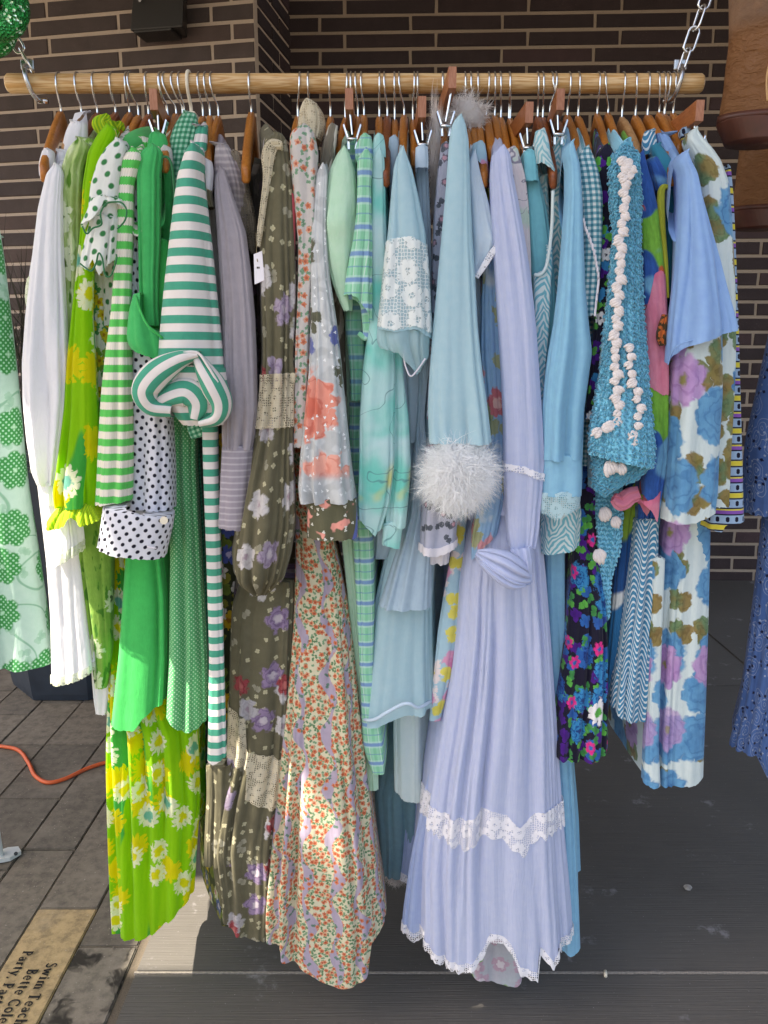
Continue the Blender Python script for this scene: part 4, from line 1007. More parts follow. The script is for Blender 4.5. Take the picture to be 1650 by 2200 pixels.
# pair of tan leather boots hung one above the other at the right edge
def boot(label, px, py, Y, s, flip, grp='pair of leather boots'):
    """loft of ellipse sections; (px, py) = photo pixel of the back lower edge of the heel seat"""
    t = thing('leather_boot', label, 'boot', grp)
    o = Vector(at(px, py, Y))
    # (forward, up, half length, half width) of shaft sections, boot toe points +x
    S = [(.085, .40, .105, .072), (.092, .30, .105, .071), (.102, .21, .102, .066), (.106, .15, .099, .060), (.104, .11, .097, .055), (.114, .075, .108, .050), (.135, .045, .131, .047), (.148, .018, .148, .047), (.150, .004, .150, .048)]
    N = 28; V = []; Fc = []
    for i, (fx, z, hl, hw) in enumerate(S):
        for k in range(N):
            a = 2 * math.pi * k / N; c_, s_ = math.cos(a), math.sin(a)
            x = fx + hl * (abs(c_) ** .9) * (1 if c_ > 0 else -1); taper = 1.0
            if z < .08 and c_ > 0: taper = 1 - .45 * c_ ** 2; 
            zz = z + (0.02 * max(0, c_) ** 2 if z < .02 else 0)
            wr = 0.003 * math.sin(z * 260 + 3 * c_) if .06 < z < .17 else 0
            V.append((o.x + flip * s * (x + wr), o.y + s * (hw * taper * s_ + wr * s_), o.z + s * zz))
    for i in range(len(S) - 1):
        for k in range(N): Fc.append((i * N + k, i * N + (k + 1) % N, (i + 1) * N + (k + 1) % N, (i + 1) * N + k))
    me = mesh_np('upper', np.array(V), np.array(Fc)); up = link('upper', me, M['leather'], t)
    md = up.modifiers.new('sub', 'SUBSURF'); md.levels = 2; md.render_levels = 2
    # welt and sole
    b = MB(); out = []
    for k in range(60):
        a = 2 * math.pi * k / 60; c_, s_ = math.cos(a), math.sin(a); tp_ = 1 - .42 * c_ ** 2 if c_ > 0 else 1
        out.append((o.x + flip * s * (.150 + .1525 * c_), o.y + s * .050 * tp_ * s_, o.z - s * .006 + s * .02 * max(0, c_) ** 2))
    b.poly(out, (0, 0, s * .010)); b.build('sole', M['sole'], t, True)
    b = MB(); hp = [(o.x + flip * s * (.05 + .052 * math.cos(a) - (.0 if True else 0)), o.y + s * .043 * math.sin(a), o.z - s * .006) for a in np.linspace(0, 2 * math.pi, 41)[:-1]]
    b.poly(hp, (flip * s * .012, 0, -s * .030))
    for v in b.bm.verts:
        if v.co.z < o.z - s * .02: v.co.x = o.x + flip * s * .062 + (v.co.x - o.x - flip * s * .062) * .94; v.co.y = o.y + (v.co.y - o.y) * .94
    b.bevel(.002, 2); b.build('heel', M['sole'], t, True)
    # side seam: raised stitched cord down the shaft, and the counter seam
    seam = [(.075, .40), (.080, .30), (.086, .25), (.082, .20), (.080, .16), (.068, .12), (.056, .08), (.052, .05), (.056, .015)]
    sp = []
    for fx, z in smooth_path(seam, 6):
        i = max(j for j in range(len(S)) if S[j][1] >= z - 1e-9); j = min(i + 1, len(S) - 1)
        u = 0 if i == j else (S[i][1] - z) / (S[i][1] - S[j][1]); hw = S[i][3] + (S[j][3] - S[i][3]) * u; hl = S[i][2] + (S[j][2] - S[i][2]) * u; f0 = S[i][0] + (S[j][0] - S[i][0]) * u
        d = max(-1, min(1, (fx - f0) / hl)); sp.append((o.x + flip * s * fx, o.y - s * (hw * math.sqrt(1 - d * d) * .985 + .0005), o.z + s * z))
    MB().tube(sp, .0021, 6).build('seam', M['thread'], t, True)
    return t
boot('tan leather boot with stitched seam at the top right edge', 1545, 256, -0.05, 1.15, 1)
boot('second tan leather boot hanging lower behind the first', 1572, 450, 0.28, 1.15, 1)
# ---------------------------------------------------------------- cloth builders
SEED = [0]
def parse(rows):
    if isinstance(rows, str): rows = [[float(k) for k in r.split()] for r in rows.split(';')]
    return np.array(rows, float)
def smooth_rows(R, w=26):
    ya, yb = R[0, 0], R[-1, 0]; yy = np.arange(ya, yb + .1, max(1.0, (yb - ya) / 900)); out = [yy]
    st = yy[1] - yy[0]; k = max(1, int(w / st)); ker = np.hanning(2 * k + 3); ker /= ker.sum()
    for c in (1, 2):
        x = np.interp(yy, R[:, 0], R[:, c]); p = k + 1
        xp = np.concatenate((2 * x[0] - x[1:p + 1][::-1], x, 2 * x[-1] - x[-p - 1:-1][::-1]))
        out.append(np.convolve(xp, ker, 'valid'))
    return out
def ipoly(P, x, default):
    if P is None: return np.full_like(x, default)
    P = np.array(sorted(P), float); return np.interp(x, P[:, 0], P[:, 1])

def cloth(name, parent, rows, mat, Y=-0.18, dep=0.06, fb=None, neck=None, hem=None, top=None, nf=6, a=0.10, seed=None,
          sh=0.0, e=0.8, infl=0.0, scal=None, n=72, dv=9.0, knit=None, gather=None, cap=True, flat=0.35, droop=0.0, w=26, uo=0.0, sk=0.0):
    if seed is None: SEED[0] += 1; seed = SEED[0]
    r = np.random.RandomState(seed); R = parse(rows)
    yy, xl, xr = smooth_rows(R, w); ya, yb = R[0, 0], R[-1, 0]
    th = 2 * np.pi * (np.arange(n) + .5) / n + np.pi / 2; c, s = np.cos(th), np.sin(th)
    cx = np.sign(c) * np.abs(c) ** e; sx = np.sign(s) * np.abs(s) ** e
    midw = np.median(xr - xl); pm = (xl[-1] + xr[-1]) / 2 + (xr[-1] - xl[-1]) / 2 * cx
    pt = (xl[0] + xr[0]) / 2 + (xr[0] - xl[0]) / 2 * cx
    if top is not None: 
        tm = np.mean([q[1] for q in top]); pt = np.interp(tm, yy, xl) + (np.interp(tm, yy, xr) - np.interp(tm, yy, xl)) * (cx + 1) / 2
    if hem is not None:
        hm = np.mean([q[1] for q in hem]); pm = np.interp(hm, yy, xl) + (np.interp(hm, yy, xr) - np.interp(hm, yy, xl)) * (cx + 1) / 2
    yt = ipoly(top, pt, ya); yh = ipoly(hem, pm, yb)
    if scal: yh = yh + scal[1] * np.abs(np.sin(np.pi * np.arange(n) / n * scal[0]))
    m = max(3, int((yh.max() - yt.min()) / dv)); t = np.linspace(0, 1, m + 1)[:, None]
    py = yt[None] + (yh - yt)[None] * t
    L = np.interp(py, yy, xl) - infl; Rr = np.interp(py, yy, xr) + infl
    px = (L + Rr) / 2 + (Rr - L) / 2 * cx[None]
    P = at(px, py, Y); X, Z = P[..., 0], P[..., 2]
    mpp = 0.00085
    hw = (Rr - L) / 2 * mpp
    if fb is None: fbv = np.clip(hw * 0.75, .008, .055)
    else: fbv = np.full_like(hw, fb)
    D = np.where(sx[None] < 0, fbv * sx[None], dep * sx[None])
    if neck is not None and abs(Y) > .03:
        xf = float(at((xl[0] + xr[0]) / 2, ya, Y)[0]); sk = np.clip((float(at(neck, 250, 0)[0]) - xf) / (0 - Y), -.55, .55)
    # folds: a few waves round the loop, drifting slowly with height, deeper towards the hem
    g = np.clip((py - ya) / max(1, yb - ya), 0, 1); g = flat + (1 - flat) * g ** .8
    if gather:                                   # cloth drawn in at these heights: more, finer folds there
        for gy, gw in gather: g = g + .9 * np.exp(-((py - gy) / gw) ** 2)
    thw = th + .5 * np.sin(th + r.rand() * 6.28) + .22 * np.sin(2 * th + r.rand() * 6.28) + .10 * np.sin(5 * th + r.rand() * 6.28)
    d = 0
    for k, am in ((max(2, nf // 2), .6), (nf, 1.0), (int(nf * 1.7) + 1, .5), (int(nf * 2.9) + 1, .14)):
        ph = r.rand() * 6.28 + (r.rand() - .5) * 3.0 * (py - ya) / 400 + .5 * np.sin(py / (90 + 90 * r.rand()) + r.rand() * 6)
        f = 2 * np.abs(np.sin(k * thw[None] / 2 + ph / 2)) ** .75 - 1.1      # round ridges, sharp valleys
        f = f * (.55 + .45 * np.sin((1 + int(r.rand() * 2)) * th[None] + r.rand() * 6.28 + py / (160 + 200 * r.rand())))
        d = d + am * f
    A = a * (2 * hw / max(1, nf / 2)) * 3.8
    d = d * A * g
    Yp = Y + D + d * sx[None] - (infl * mpp * 1.0) * (sx[None] < 0)
    X = X + np.where(D > 0, sk * D, 0) + d * c[None] * .45
    if sh and abs(Y) > .03:
        tb = np.clip(1 - np.abs(Y + D) / abs(Y), 0, 1) * (D > 0); tb = tb * tb * (3 - 2 * tb); Z = Z + sh * tb * np.exp(-np.clip(Z.max() - Z, 0, 9) / .18)
    if droop: Z = Z - droop * g * np.maximum(0, sx[None])
    # arclength u from the front middle, v = drop, both in metres
    seg = np.hypot(np.diff(X, axis=1, append=X[:, :1]), np.diff(Yp, axis=1, append=Yp[:, :1]))
    u = np.concatenate((np.zeros((m + 1, 1)), np.cumsum(seg, 1)), 1); kf = n // 2; u = u - u[:, kf:kf + 1] + uo
    seam = 0.0
    if knit:
        per, am = knit; q = am * (np.sin(2 * np.pi * u[:, :-1] / per + np.pi * np.floor(Z / per)) * np.sin(2 * np.pi * Z / per * .5)) + am * .4 * r.randn(*X.shape)
        X = X + q * c[None]; Yp = Yp + q * sx[None]
    Z = Z + .0006 * r.randn(1, n)
    V = np.stack((X, Yp, Z), -1)
    V = np.concatenate((V, V[:, :1]), 1)         # doubled seam column at the back keeps u continuous
    UV = np.stack((u, -np.concatenate((Z, Z[:, :1]), 1)), -1); N = n + 1
    i, j = np.meshgrid(np.arange(m), np.arange(n), indexing='ij'); b = (i * N + j).ravel()
    Fc = np.stack((b, b + 1, b + N + 1, b + N), 1); V = V.reshape(-1, 3); UV = UV.reshape(-1, 2)
    if cap:                                      # close the top towards its centre line
        mid = V[:N].copy(); mid[:, 0] = mid[:, 0].mean() + (mid[:, 0] - mid[:, 0].mean()) * .25; mid[:, 2] += .004
        k0 = len(V); V = np.concatenate((V, mid)); UV = np.concatenate((UV, UV[:N] + (0, -.01)))
        j = np.arange(n); Fc = np.concatenate((Fc, np.stack((k0 + j, k0 + j + 1, j + 1, j), 1)))
    o = link(name, mesh_np(name, V, Fc, UV), mat, parent)
    if knit: o['cols'] = n; o['rws'] = m; o['front'] = Y
    return o

def limb(name, parent, pts, mat, Y=-0.2, dz=None, nf=5, a=0.08, seed=None, n=40, e=0.9, sub=7, swap=False):
    """cloth swept along a photo path: pts = (px, py, half width px[, depth offset m])"""
    if seed is None: SEED[0] += 1; seed = SEED[0]
    r = np.random.RandomState(seed); Q = np.array([list(p) + [0] * (4 - len(p)) for p in pts], float)
    C = np.array(smooth_path(Q, sub)); T = np.gradient(C[:, :2], axis=0); T /= np.linalg.norm(T, axis=1, keepdims=True)
    Nn = np.stack((-T[:, 1], T[:, 0]), 1); th = 2 * np.pi * np.arange(n) / n; c, s = np.cos(th), np.sin(th)
    cx = np.sign(c) * np.abs(c) ** e; sx = np.sign(s) * np.abs(s) ** e
    px = C[:, :1] + Nn[:, :1] * C[:, 2:3] * cx; py = C[:, 1:2] + Nn[:, 1:2] * C[:, 2:3] * cx
    P = at(px, py, Y); hw = C[:, 2:3] * .00082; dd = dz if dz is not None else np.clip(hw * .6, .006, .05)
    v = np.concatenate(([0], np.cumsum(np.linalg.norm(np.diff(C[:, :2], axis=0), axis=1)))) * .00082
    f = 0
    for k, am in ((nf, 1.), (int(nf * 1.8) + 1, .5)):
        f = f + am * np.sin(k * th[None] + r.rand() * 6 + v[:, None] * (r.rand() - .5) * 20)
    d = a * hw * f
    X = P[..., 0] + d * c[None] * .5; Yp = Y + C[:, 3:4] - dd * sx[None] - d * s[None]; Z = P[..., 2] + d * Nn[:, 1:2] * c[None] * .4
    V = np.stack((X, Yp, Z), -1); V = np.concatenate((V, V[:, :1]), 1); m = len(C) - 1; N = n + 1
    seg = np.linalg.norm(np.diff(V, axis=1), axis=2); u = np.concatenate((np.zeros((m + 1, 1)), np.cumsum(seg, 1)), 1); u -= u[:, n // 4:n // 4 + 1]
    UV = np.stack((u, np.broadcast_to(v[:, None], u.shape)), -1)
    if swap: UV = UV[..., ::-1]
    i, j = np.meshgrid(np.arange(m), np.arange(n), indexing='ij'); b = (i * N + j).ravel()
    Fc = np.stack((b, b + N, b + N + 1, b + 1), 1)
    return link(name, mesh_np(name, V.reshape(-1, 3), Fc, UV.reshape(-1, 2)), mat, parent)

def edge(name, parent, pts, mat, rad=0.0016, Y=-0.2, wave=0, sub=8):
    """piping or rolled edge along photo points (px, py[, Y])"""
    P = [at(p[0], p[1], p[2] if len(p) > 2 else Y) for p in pts]; P = smooth_path(P, sub)
    if wave: P = [p + np.array((0, 0, wave * math.sin(i * 1.9))) for i, p in enumerate(P)]
    return MB().tube(P, rad, 6).build(name, mat, parent, True)

def feathers(name, parent, px, py, rx, ry, Y, count, mat, seed, core=0.1, long=1.15, rz=None):
    """marabou: plumes with many fine barbs, drooping a little"""
    r = np.random.RandomState(seed); ctr = at(px, py, Y); sc = np.array((rx * .00082, rz or min(rx, ry) * .00070, ry * .00082))
    V = []; Fc = []; S = 4; plumes = max(12, count // 42)
    for _ in range(plumes):
        q = r.randn(3); q /= np.linalg.norm(q); L0 = .72 + .2 * r.rand(); bend = r.randn(3) * .25 + (0, 0, -.14)
        for _b in range(42):
            t0 = .15 + .8 * r.rand(); root = q * (core + (L0 - core) * t0) * .86 + bend * t0 * t0 * .6
            d = q * .7 + r.randn(3) * .75; d /= np.linalg.norm(d); L = (.22 + .34 * r.rand()) * (1.25 - .35 * t0); curl = r.randn(3) * .16 + (0, 0, -.08)
            tip = root + d * L + curl; k_ = np.linalg.norm(tip); lim = long * (.86 + .14 * r.rand() + (.16 if r.rand() > .93 else 0))
            if k_ > lim: d = d * max(.15, 1 - (k_ - lim) / L)
            side = np.cross(d, r.randn(3)); side /= max(1e-6, np.linalg.norm(side)); w = .00035 + .00045 * r.rand(); i0 = len(V)
            for k in range(S + 1):
                t = k / S; p = ctr + (root + d * L * t + curl * t * t) * sc; ww = w * (1 - t * .9)
                V += [p - side * ww, p + side * ww]
            for k in range(S): b = i0 + 2 * k; Fc.append((b, b + 1, b + 3, b + 2))
    o = link(name, mesh_np(name, np.array(V), np.array(Fc), np.zeros((len(V), 2))), mat, parent); o['kind'] = 'stuff'
    b = MB(); bmesh.ops.create_icosphere(b.bm, subdivisions=3, radius=1.0)
    for v in b.bm.verts: v.co = Vector(tuple(ctr + np.array(v.co) * sc * (.56 + .06 * r.rand())))
    b.build('feather_base', mat, o, True); return o

def shoulder(parent, neck, px, py, Y, hw, mat, s0=0.30, drop0=-0.004, seed=None):
    """cloth lying over the hanger's front arm, from beside the neck to the sleeve head"""
    if seed is None: SEED[0] += 1; seed = SEED[0]
    r = np.random.RandomState(seed); nk = at(neck, 250, 0); tp = at(px, py, Y); N, m = 28, 14; V = []; U = []
    for i in range(m + 1):
        t = i / m; s = s0 + (1.0 - s0) * t
        cx = nk[0] + (tp[0] - nk[0]) * s; cy = Y * s * 1.0; cz = nk[2] - drop0 + (tp[2] - nk[2] + drop0 + .004) * s ** .92
        w = (.0110 + (hw * .00078 - .0110) * t ** 1.2); h = .030 + .03 * t
        for k in range(N + 1):
            a = 2 * math.pi * k / N; c_, s_ = math.cos(a), math.sin(a); q = 1 + .05 * math.sin(5 * a + seed + 3 * t)
            V.append((cx + w * q * math.copysign(abs(c_) ** .8, c_), cy + (.006 * s_ if t < 1 else 0), cz - h + h * math.copysign(abs(s_) ** .8, s_) * q)); U.append((w * a * 1.3, .2 * t * abs(Y) * 5))
    i, j = np.meshgrid(np.arange(m), np.arange(N), indexing='ij'); b = (i * (N + 1) + j).ravel()
    Fc = np.stack((b, b + 1, b + N + 2, b + N + 1), 1)
    return link('shoulder', mesh_np('shoulder', np.array(V), Fc, np.array(U)), mat, parent)

class G:
    def __init__(s, name, label, cat, neck=None, group='clothes hanging on the rail', Y=-0.18):
        s.t = thing(name, label, cat, group); s.neck = neck; s.Y = Y
    def c(s, part, rows, mat, **kw):
        kw.setdefault('Y', s.Y); kw.setdefault('neck', s.neck); shl = kw.pop('shl', part == 'sleeve')
        if shl and s.neck:
            R = parse(rows)[0]; shoulder(s.t, s.neck, (R[1] + R[2]) / 2, R[0] + 4, kw['Y'], (R[2] - R[1]) / 2, M[mat])
        if part in ('sleeve', 'upper_sleeve') and 'top' not in kw:      # rounded sleeve head
            R = parse(rows); y, l, r_ = R[0]; w_ = r_ - l; rows = np.concatenate(([[y - 15, l + w_ * .40, r_ - w_ * .22], [y - 8, l + w_ * .2, r_ - w_ * .08]], R)); kw.setdefault('w', 14)
        return cloth(part, s.t, rows, M[mat], **kw)
    def body(s, part, rows, mat, **kw):
        kw.setdefault('dep', .30); kw.setdefault('sh', .045); kw.setdefault('n', 88); kw.setdefault('nf', 8); return s.c(part, rows, mat, **kw)
    def l(s, part, pts, mat, **kw): kw.setdefault('Y', s.Y); return limb(part, s.t, pts, M[mat], **kw)
    def e(s, part, pts, mat, **kw): kw.setdefault('Y', s.Y); return edge(part, s.t, pts, M[mat], **kw)
# ---------------------------------------------------------------- garments, left to right
# neighbour at the left edge
g = G('mint_flower_dress', 'mint dress printed with big dotted green flowers, cut by the left edge', 'dress', None, 'clothes on neighbouring rails', Y=-0.10)
g.c('body', '470 -120 -4;545 -130 8;650 -140 20;800 -150 36;1050 -170 62;1250 -185 92;1420 -200 120', 'mint_flower', dep=.25, hem=[(-200, 1395), (-60, 1412), (0, 1415), (60, 1420), (118, 1416)], nf=8, a=.06, sk=-.5)
# right edge
g = G('bandana_dress', 'navy bandana print dress cut by the right edge', 'dress', None, 'clothes on neighbouring rails', Y=-0.05)
g.c('sleeve', '560 1672 1760;700 1655 1760;850 1622 1760;950 1600 1750;1050 1592 1750;1098 1590 1740', 'bandana', dep=.15, nf=7, sk=.5)
g.c('skirt', '1080 1640 1800;1250 1622 1800;1400 1603 1800;1500 1590 1790;1600 1566 1780;1690 1610 1780', 'bandana', dep=.25, hem=[(1560, 1592), (1600, 1600), (1618, 1600), (1625, 1665), (1660, 1690), (1780, 1690)], nf=11, a=.12, n=110, sk=.5)

# 1 white nightgown with green lace
g = G('white_nightgown', 'white nightgown with green lace edging, hem leftmost on the rail', 'nightgown', 131, Y=-.17)
g.c('strap', '326 92 116;345 86 118;366 84 116;378 86 110', 'white', dep=.03, nf=4, a=.04)
g.body('body', '380 98 120;600 64 115;800 66 120;1000 80 140;1200 105 185;1320 114 195;1450 118 214', 'white', Y=-.13, hem=[(110, 1456), (150, 1452), (185, 1440), (215, 1425)], nf=5, a=.05)
g.body('lace_hem', '380 98 120;600 64 115;800 66 120;1000 80 140;1200 105 185;1320 114 195;1470 118 214', 'lace_green', Y=-.13, top=[(110, 1446), (150, 1440), (185, 1428), (215, 1412)], hem=[(110, 1462), (150, 1456), (185, 1444), (215, 1428)], nf=5, a=.05, seed=SEED[0], infl=1.5, scal=(36, 3), cap=False, sh=0)
g.c('flared_cuff', '1040 88 122;1100 112 160;1160 110 172;1205 104 172', 'white', Y=-.19, dep=.05, hem=[(100, 1206), (140, 1200), (172, 1178)], nf=6, neck=None)
g.c('cuff_lace', '1040 88 122;1100 112 160;1160 110 172;1214 104 172', 'lace_green', Y=-.19, dep=.05, top=[(100, 1194), (140, 1186), (172, 1164)], hem=[(100, 1213), (140, 1205), (172, 1184)], seed=SEED[0], infl=1.5, scal=(26, 3), cap=False, neck=None)
g.c('lace_edge', '600 60 74;625 55 70;650 56 72;670 60 72', 'lace_green', Y=-.175, dep=.02, nf=4, a=.05, neck=None)
# white petticoat tip
g = G('white_petticoat', 'white petticoat, only its tapering tip showing below the leaf print hem', 'petticoat', 175, Y=-.10)
g.body('body', '900 170 235;1200 190 240;1440 200 242;1500 204 240;1532 208 232', 'white', nf=5)
# 2 white blouse
g = G('white_blouse', 'plain white blouse with long full gathered sleeve, second from left', 'blouse', 175)
g.body('body', '330 125 168;420 105 150;700 85 150;1000 92 140;1060 95 140', 'white', Y=-.14)
g.c('sleeve', '372 102 137;450 84 136;560 72 138;680 60 144;780 55 147;860 58 146;950 66 133;1010 76 122;1042 86 116', 'white', Y=-.205, dep=.05, nf=6, gather=[(1030, 40)], a=.10)
g.c('cuff_frill', '1038 88 116;1060 92 118;1085 90 122', 'white', Y=-.205, dep=.03, nf=9, a=.12, neck=None)
g.c('collar', '266 152 186;285 143 190;320 136 186;350 132 172', 'white', Y=-.12, dep=.12, sh=.05, nf=4, a=.05)
# 3 leaf print blouse
g = G('leaf_print_blouse', 'sheer pale green leaf print blouse between white and lime garments', 'blouse', 209)
g.body('body', '302 172 206;360 150 200;600 140 180;900 150 200;1120 168 240;1200 172 241;1300 186 241;1400 198 241;1476 206 230', 'leaf_print_deep', Y=-.13, nf=7)
g.c('sleeve', '318 150 192;360 136 178;430 130 174;520 131 173;620 137 172;720 141 168;840 146 166;960 148 166', 'leaf_print', Y=-.19, dep=.05, nf=6)
# 4 lime daisy maxi
g = G('lime_daisy_dress', 'long lime green dress printed with yellow and white daisies', 'dress', 248)
g.body('body', '300 222 250;400 200 235;700 200 250;1000 225 262;1200 243 285;1400 243 335;1550 244 425;1620 244 430;1700 246 432;1800 248 424;1900 250 418;1985 252 412', 'lime_daisy', Y=-.09, hem=[(250, 1978), (300, 1984), (340, 1972), (380, 1940), (415, 1902), (435, 1780)], nf=9, a=.13, n=120)
g.c('skirt_back', '1480 360 425;1600 372 432;1700 385 435;1775 392 434', 'lime_daisy', Y=.03, dep=.1, nf=6, neck=None, hem=[(390, 1790), (434, 1755)])
g.c('sleeve', '288 214 250;330 192 232;400 180 214;480 176 204;580 167 200;680 157 197;780 148 203;880 143 208;980 132 212;1050 124 211;1088 130 205', 'lime_daisy', Y=-.215, dep=.05, nf=7, gather=[(1085, 40)], a=.12)
g.c('cuff_frill', '1080 140 200;1095 120 212;1125 104 228', 'lime_pleat', Y=-.215, dep=.05, hem=[(104, 1112), (130, 1130), (158, 1122), (165, 1100), (190, 1122), (228, 1112)], nf=12, a=.10, neck=None, n=110)
g.l('collar_frill', [(236, 296, 14), (228, 276, 22), (224, 262, 22), (232, 246, 4)], 'lime_pleat', Y=-.12, nf=9, a=.18)
g.l('collar_knot', [(232, 300, 12), (240, 286, 16), (248, 276, 12)], 'lime_daisy', Y=-.135, nf=3, a=.05)
g.l('collar_frill', [(248, 290, 12), (256, 272, 14), (262, 262, 4)], 'lime_pleat', Y=-.09, nf=7, a=.18)
# 5 meadow print
g = G('meadow_print_blouse', 'white blouse with small yellow and green meadow flowers, narrow strip showing', 'blouse', 278)
g.body('body', '330 240 270;370 206 238;450 205 240;600 200 241;700 198 240;850 200 236;1000 206 224;1060 208 218', 'meadow_print', Y=-.165, nf=6)
# 6 green dot ruffle blouse
g = G('green_dot_blouse', 'white blouse with green polka dots and tiered ruffled sleeve', 'blouse', 278)
g.body('body', '312 236 276;360 222 272;500 222 262;700 225 262', 'green_dot', Y=-.17)
g.c('sleeve', '318 232 272;350 214 266;400 200 258;440 196 256;480 196 254', 'green_dot', Y=-.225, dep=.05, nf=5, a=.06)
g.c('upper_ruffle', '430 200 262;460 192 268;496 178 272', 'green_dot', Y=-.235, dep=.05, nf=7, a=.13, hem=[(176, 492), (200, 486), (216, 480), (232, 440), (255, 436), (272, 450)], neck=None, n=110)
g.e('ruffle_edge', [(177, 486), (186, 502), (200, 490), (218, 482), (216, 458), (228, 438), (246, 434), (262, 436), (272, 452), (268, 474), (252, 492)], 'green_edge', Y=-.270, rad=.0014)
g.c('lower_ruffle', '470 198 256;520 186 252;565 176 248;590 178 244', 'green_dot', Y=-.228, dep=.05, nf=9, a=.14, hem=[(172, 568), (196, 582), (210, 560), (225, 596), (246, 560)], neck=None, n=110)
g.e('ruffle_edge', [(172, 566), (182, 574), (196, 582), (206, 566), (212, 544), (220, 556), (226, 590), (238, 592), (250, 560), (250, 546)], 'green_edge', Y=-.263, rad=.0014)
# 7 striped rib sweater
g = G('rib_stripe_sweater', 'green and cream striped ribbed sweater with green rolled neck', 'sweater', 319)
g.body('body', '330 276 312;450 258 292;700 244 284;1000 228 284;1050 226 282', 'rib_stripe', Y=-.16)
g.c('sleeve', '338 264 306;400 254 286;500 249 284;600 245 280;680 239 280;760 229 282;850 221 285;950 216 286;1030 213 285;1076 210 283', 'rib_stripe', Y=-.222, dep=.05, nf=4, a=.04, hem=[(208, 1084), (240, 1080), (284, 1072)])
g.c('shoulder', '300 288 326;330 282 322;352 276 312', 'rib_stripe', Y=-.13, dep=.08, nf=3, a=.03)
g.l('rolled_neck', [(274, 318, 17, .0), (286, 298, 22, .01), (302, 274, 23, .04), (316, 254, 22, .08)], 'green_knit', Y=-.15, nf=3, a=.02)
# 8 navy dot blouse
g = G('navy_dot_blouse', 'white blouse with navy polka dots and wide buttoned cuff', 'blouse', 360)
g.c('sleeve', '372 278 298;450 277 299;560 276 300;650 280 302;740 284 340;830 285 358;920 286 366;1000 287 370;1092 284 371', 'navy_dot', Y=-.195, dep=.06, nf=5, a=.06)
cf = g.c('cuff', '1078 228 370;1120 224 368;1190 214 350', 'navy_dot', Y=-.222, dep=.06, top=[(230, 1086), (300, 1092), (370, 1104)], hem=[(214, 1172), (270, 1182), (352, 1194)], nf=3, a=.03, neck=None)
MB().tube([at(352, 1118, -.275), at(352, 1118, -.281)], .0068, 14).build('button', M['plastic'], g.t)
g.e('buttonhole', [(316, 1174), (336, 1178)], 'white_edge', Y=-.268, rad=.0014)
# 9 bright green jacket and skirt
g = G('green_jacket_dress', 'bright green dress and jacket with turned back cuff, on a clip hanger', 'dress', 345)
g.c('waist', '292 322 356;310 318 362;340 316 364;420 330 372;520 345 372;600 352 374', 'green', Y=-.165, dep=.06, nf=4, a=.05)
g.c('sleeve', '330 300 350;370 294 345;430 295 345;520 298 344;600 300 340;660 302 340;700 300 344', 'green', Y=-.21, dep=.06, nf=4, a=.09)
g.c('lining', '520 340 366;620 330 372;720 322 356;752 324 350', 'green_skirt', Y=-.19, dep=.05, nf=3, a=.06)
g.c('turned_cuff', '632 288 306;660 280 320;700 276 338;735 274 350;772 300 352', 'green', Y=-.238, dep=.05, top=[(280, 634), (296, 640), (306, 676), (330, 716), (352, 728)], hem=[(272, 738), (300, 756), (335, 772), (352, 766)], nf=3, a=.03, neck=None)
g.e('cuff_edge', [(292, 636, -.245), (300, 664, -.262), (318, 700, -.27), (350, 727, -.262)], 'green_skirt', rad=.002)
g.body('skirt', '760 290 350;1000 285 350;1180 276 352;1280 270 364;1400 263 366;1500 254 362;1548 250 362', 'green_skirt', Y=-.13, hem=[(248, 1540), (275, 1550), (305, 1548), (318, 1524), (340, 1506), (364, 1488)], nf=7, a=.14, n=110)
# 10 pin dot green dress
g = G('pin_dot_dress', 'deep green dress with tiny white pin dots and hanger tip in its armhole', 'dress', 378)
g.body('body', '330 345 372;430 352 374;600 355 380;880 362 424;1000 364 424;1200 369 434;1400 366 445;1500 361 446;1562 360 447', 'pin_dot', Y=-.14, hem=[(358, 1524), (378, 1540), (402, 1562), (430, 1552), (448, 1536)], nf=6, a=.12, n=100)
g.c('armhole_band', '320 346 368;340 344 370;352 344 370', 'white_warm', Y=-.18, dep=.04, nf=3, a=.02)
g.e('armhole_piping', [(343, 382), (343, 354), (350, 338), (362, 340), (370, 360), (374, 400), (377, 470)], 'green_edge', Y=-.215, rad=.0022)
# 11 green gingham blouse
g = G('green_gingham_blouse', 'green gingham blouse with tall gathered collar on the ivory hanger', 'blouse', 411)
g.c('collar', '247 392 422;262 380 427;300 366 425;340 362 414;400 364 398;470 366 384', 'green_gingham', Y=-.145, dep=.13, sh=.02, nf=6, a=.05)
g.body('body', '480 365 385;700 366 400;880 372 425;1000 400 430;1300 425 445;1460 435 448', 'green_gingham_dark', Y=-.12)
g.l('cuff', [(408, 930, 15), (430, 922, 17), (456, 912, 15)], 'green_gingham', Y=-.185, nf=3, a=.03)
# 12 teal stripe blouse with rolled cuff and tie
g = G('teal_stripe_blouse', 'teal and white striped blouse with big rolled sleeve and long tie', 'blouse', 436)
g.body('body', '275 422 446;330 408 444;420 396 440;600 390 462;880 400 470', 'teal_stripe', Y=-.15)
g.c('sleeve', '335 402 440;380 386 438;440 377 444;520 368 453;600 360 461;680 353 469;740 348 475;800 344 480;850 344 484', 'teal_stripe', Y=-.225, dep=.07, nf=4, a=.07, fb=.035)
g.c('inner_sleeve', '790 350 482;840 350 488;880 372 488;912 398 476', 'teal_stripe', Y=-.235, dep=.06, nf=4, a=.06, neck=None)
g.l('rolled_cuff', [(432, 762, 8, .0), (392, 772, 20, -.01), (346, 800, 32, -.012), (318, 838, 30, -.01), (330, 872, 22, 0), (372, 880, 18, .01)], 'teal_stripe', Y=-.272, nf=2, a=.04, dz=.026, swap=True)
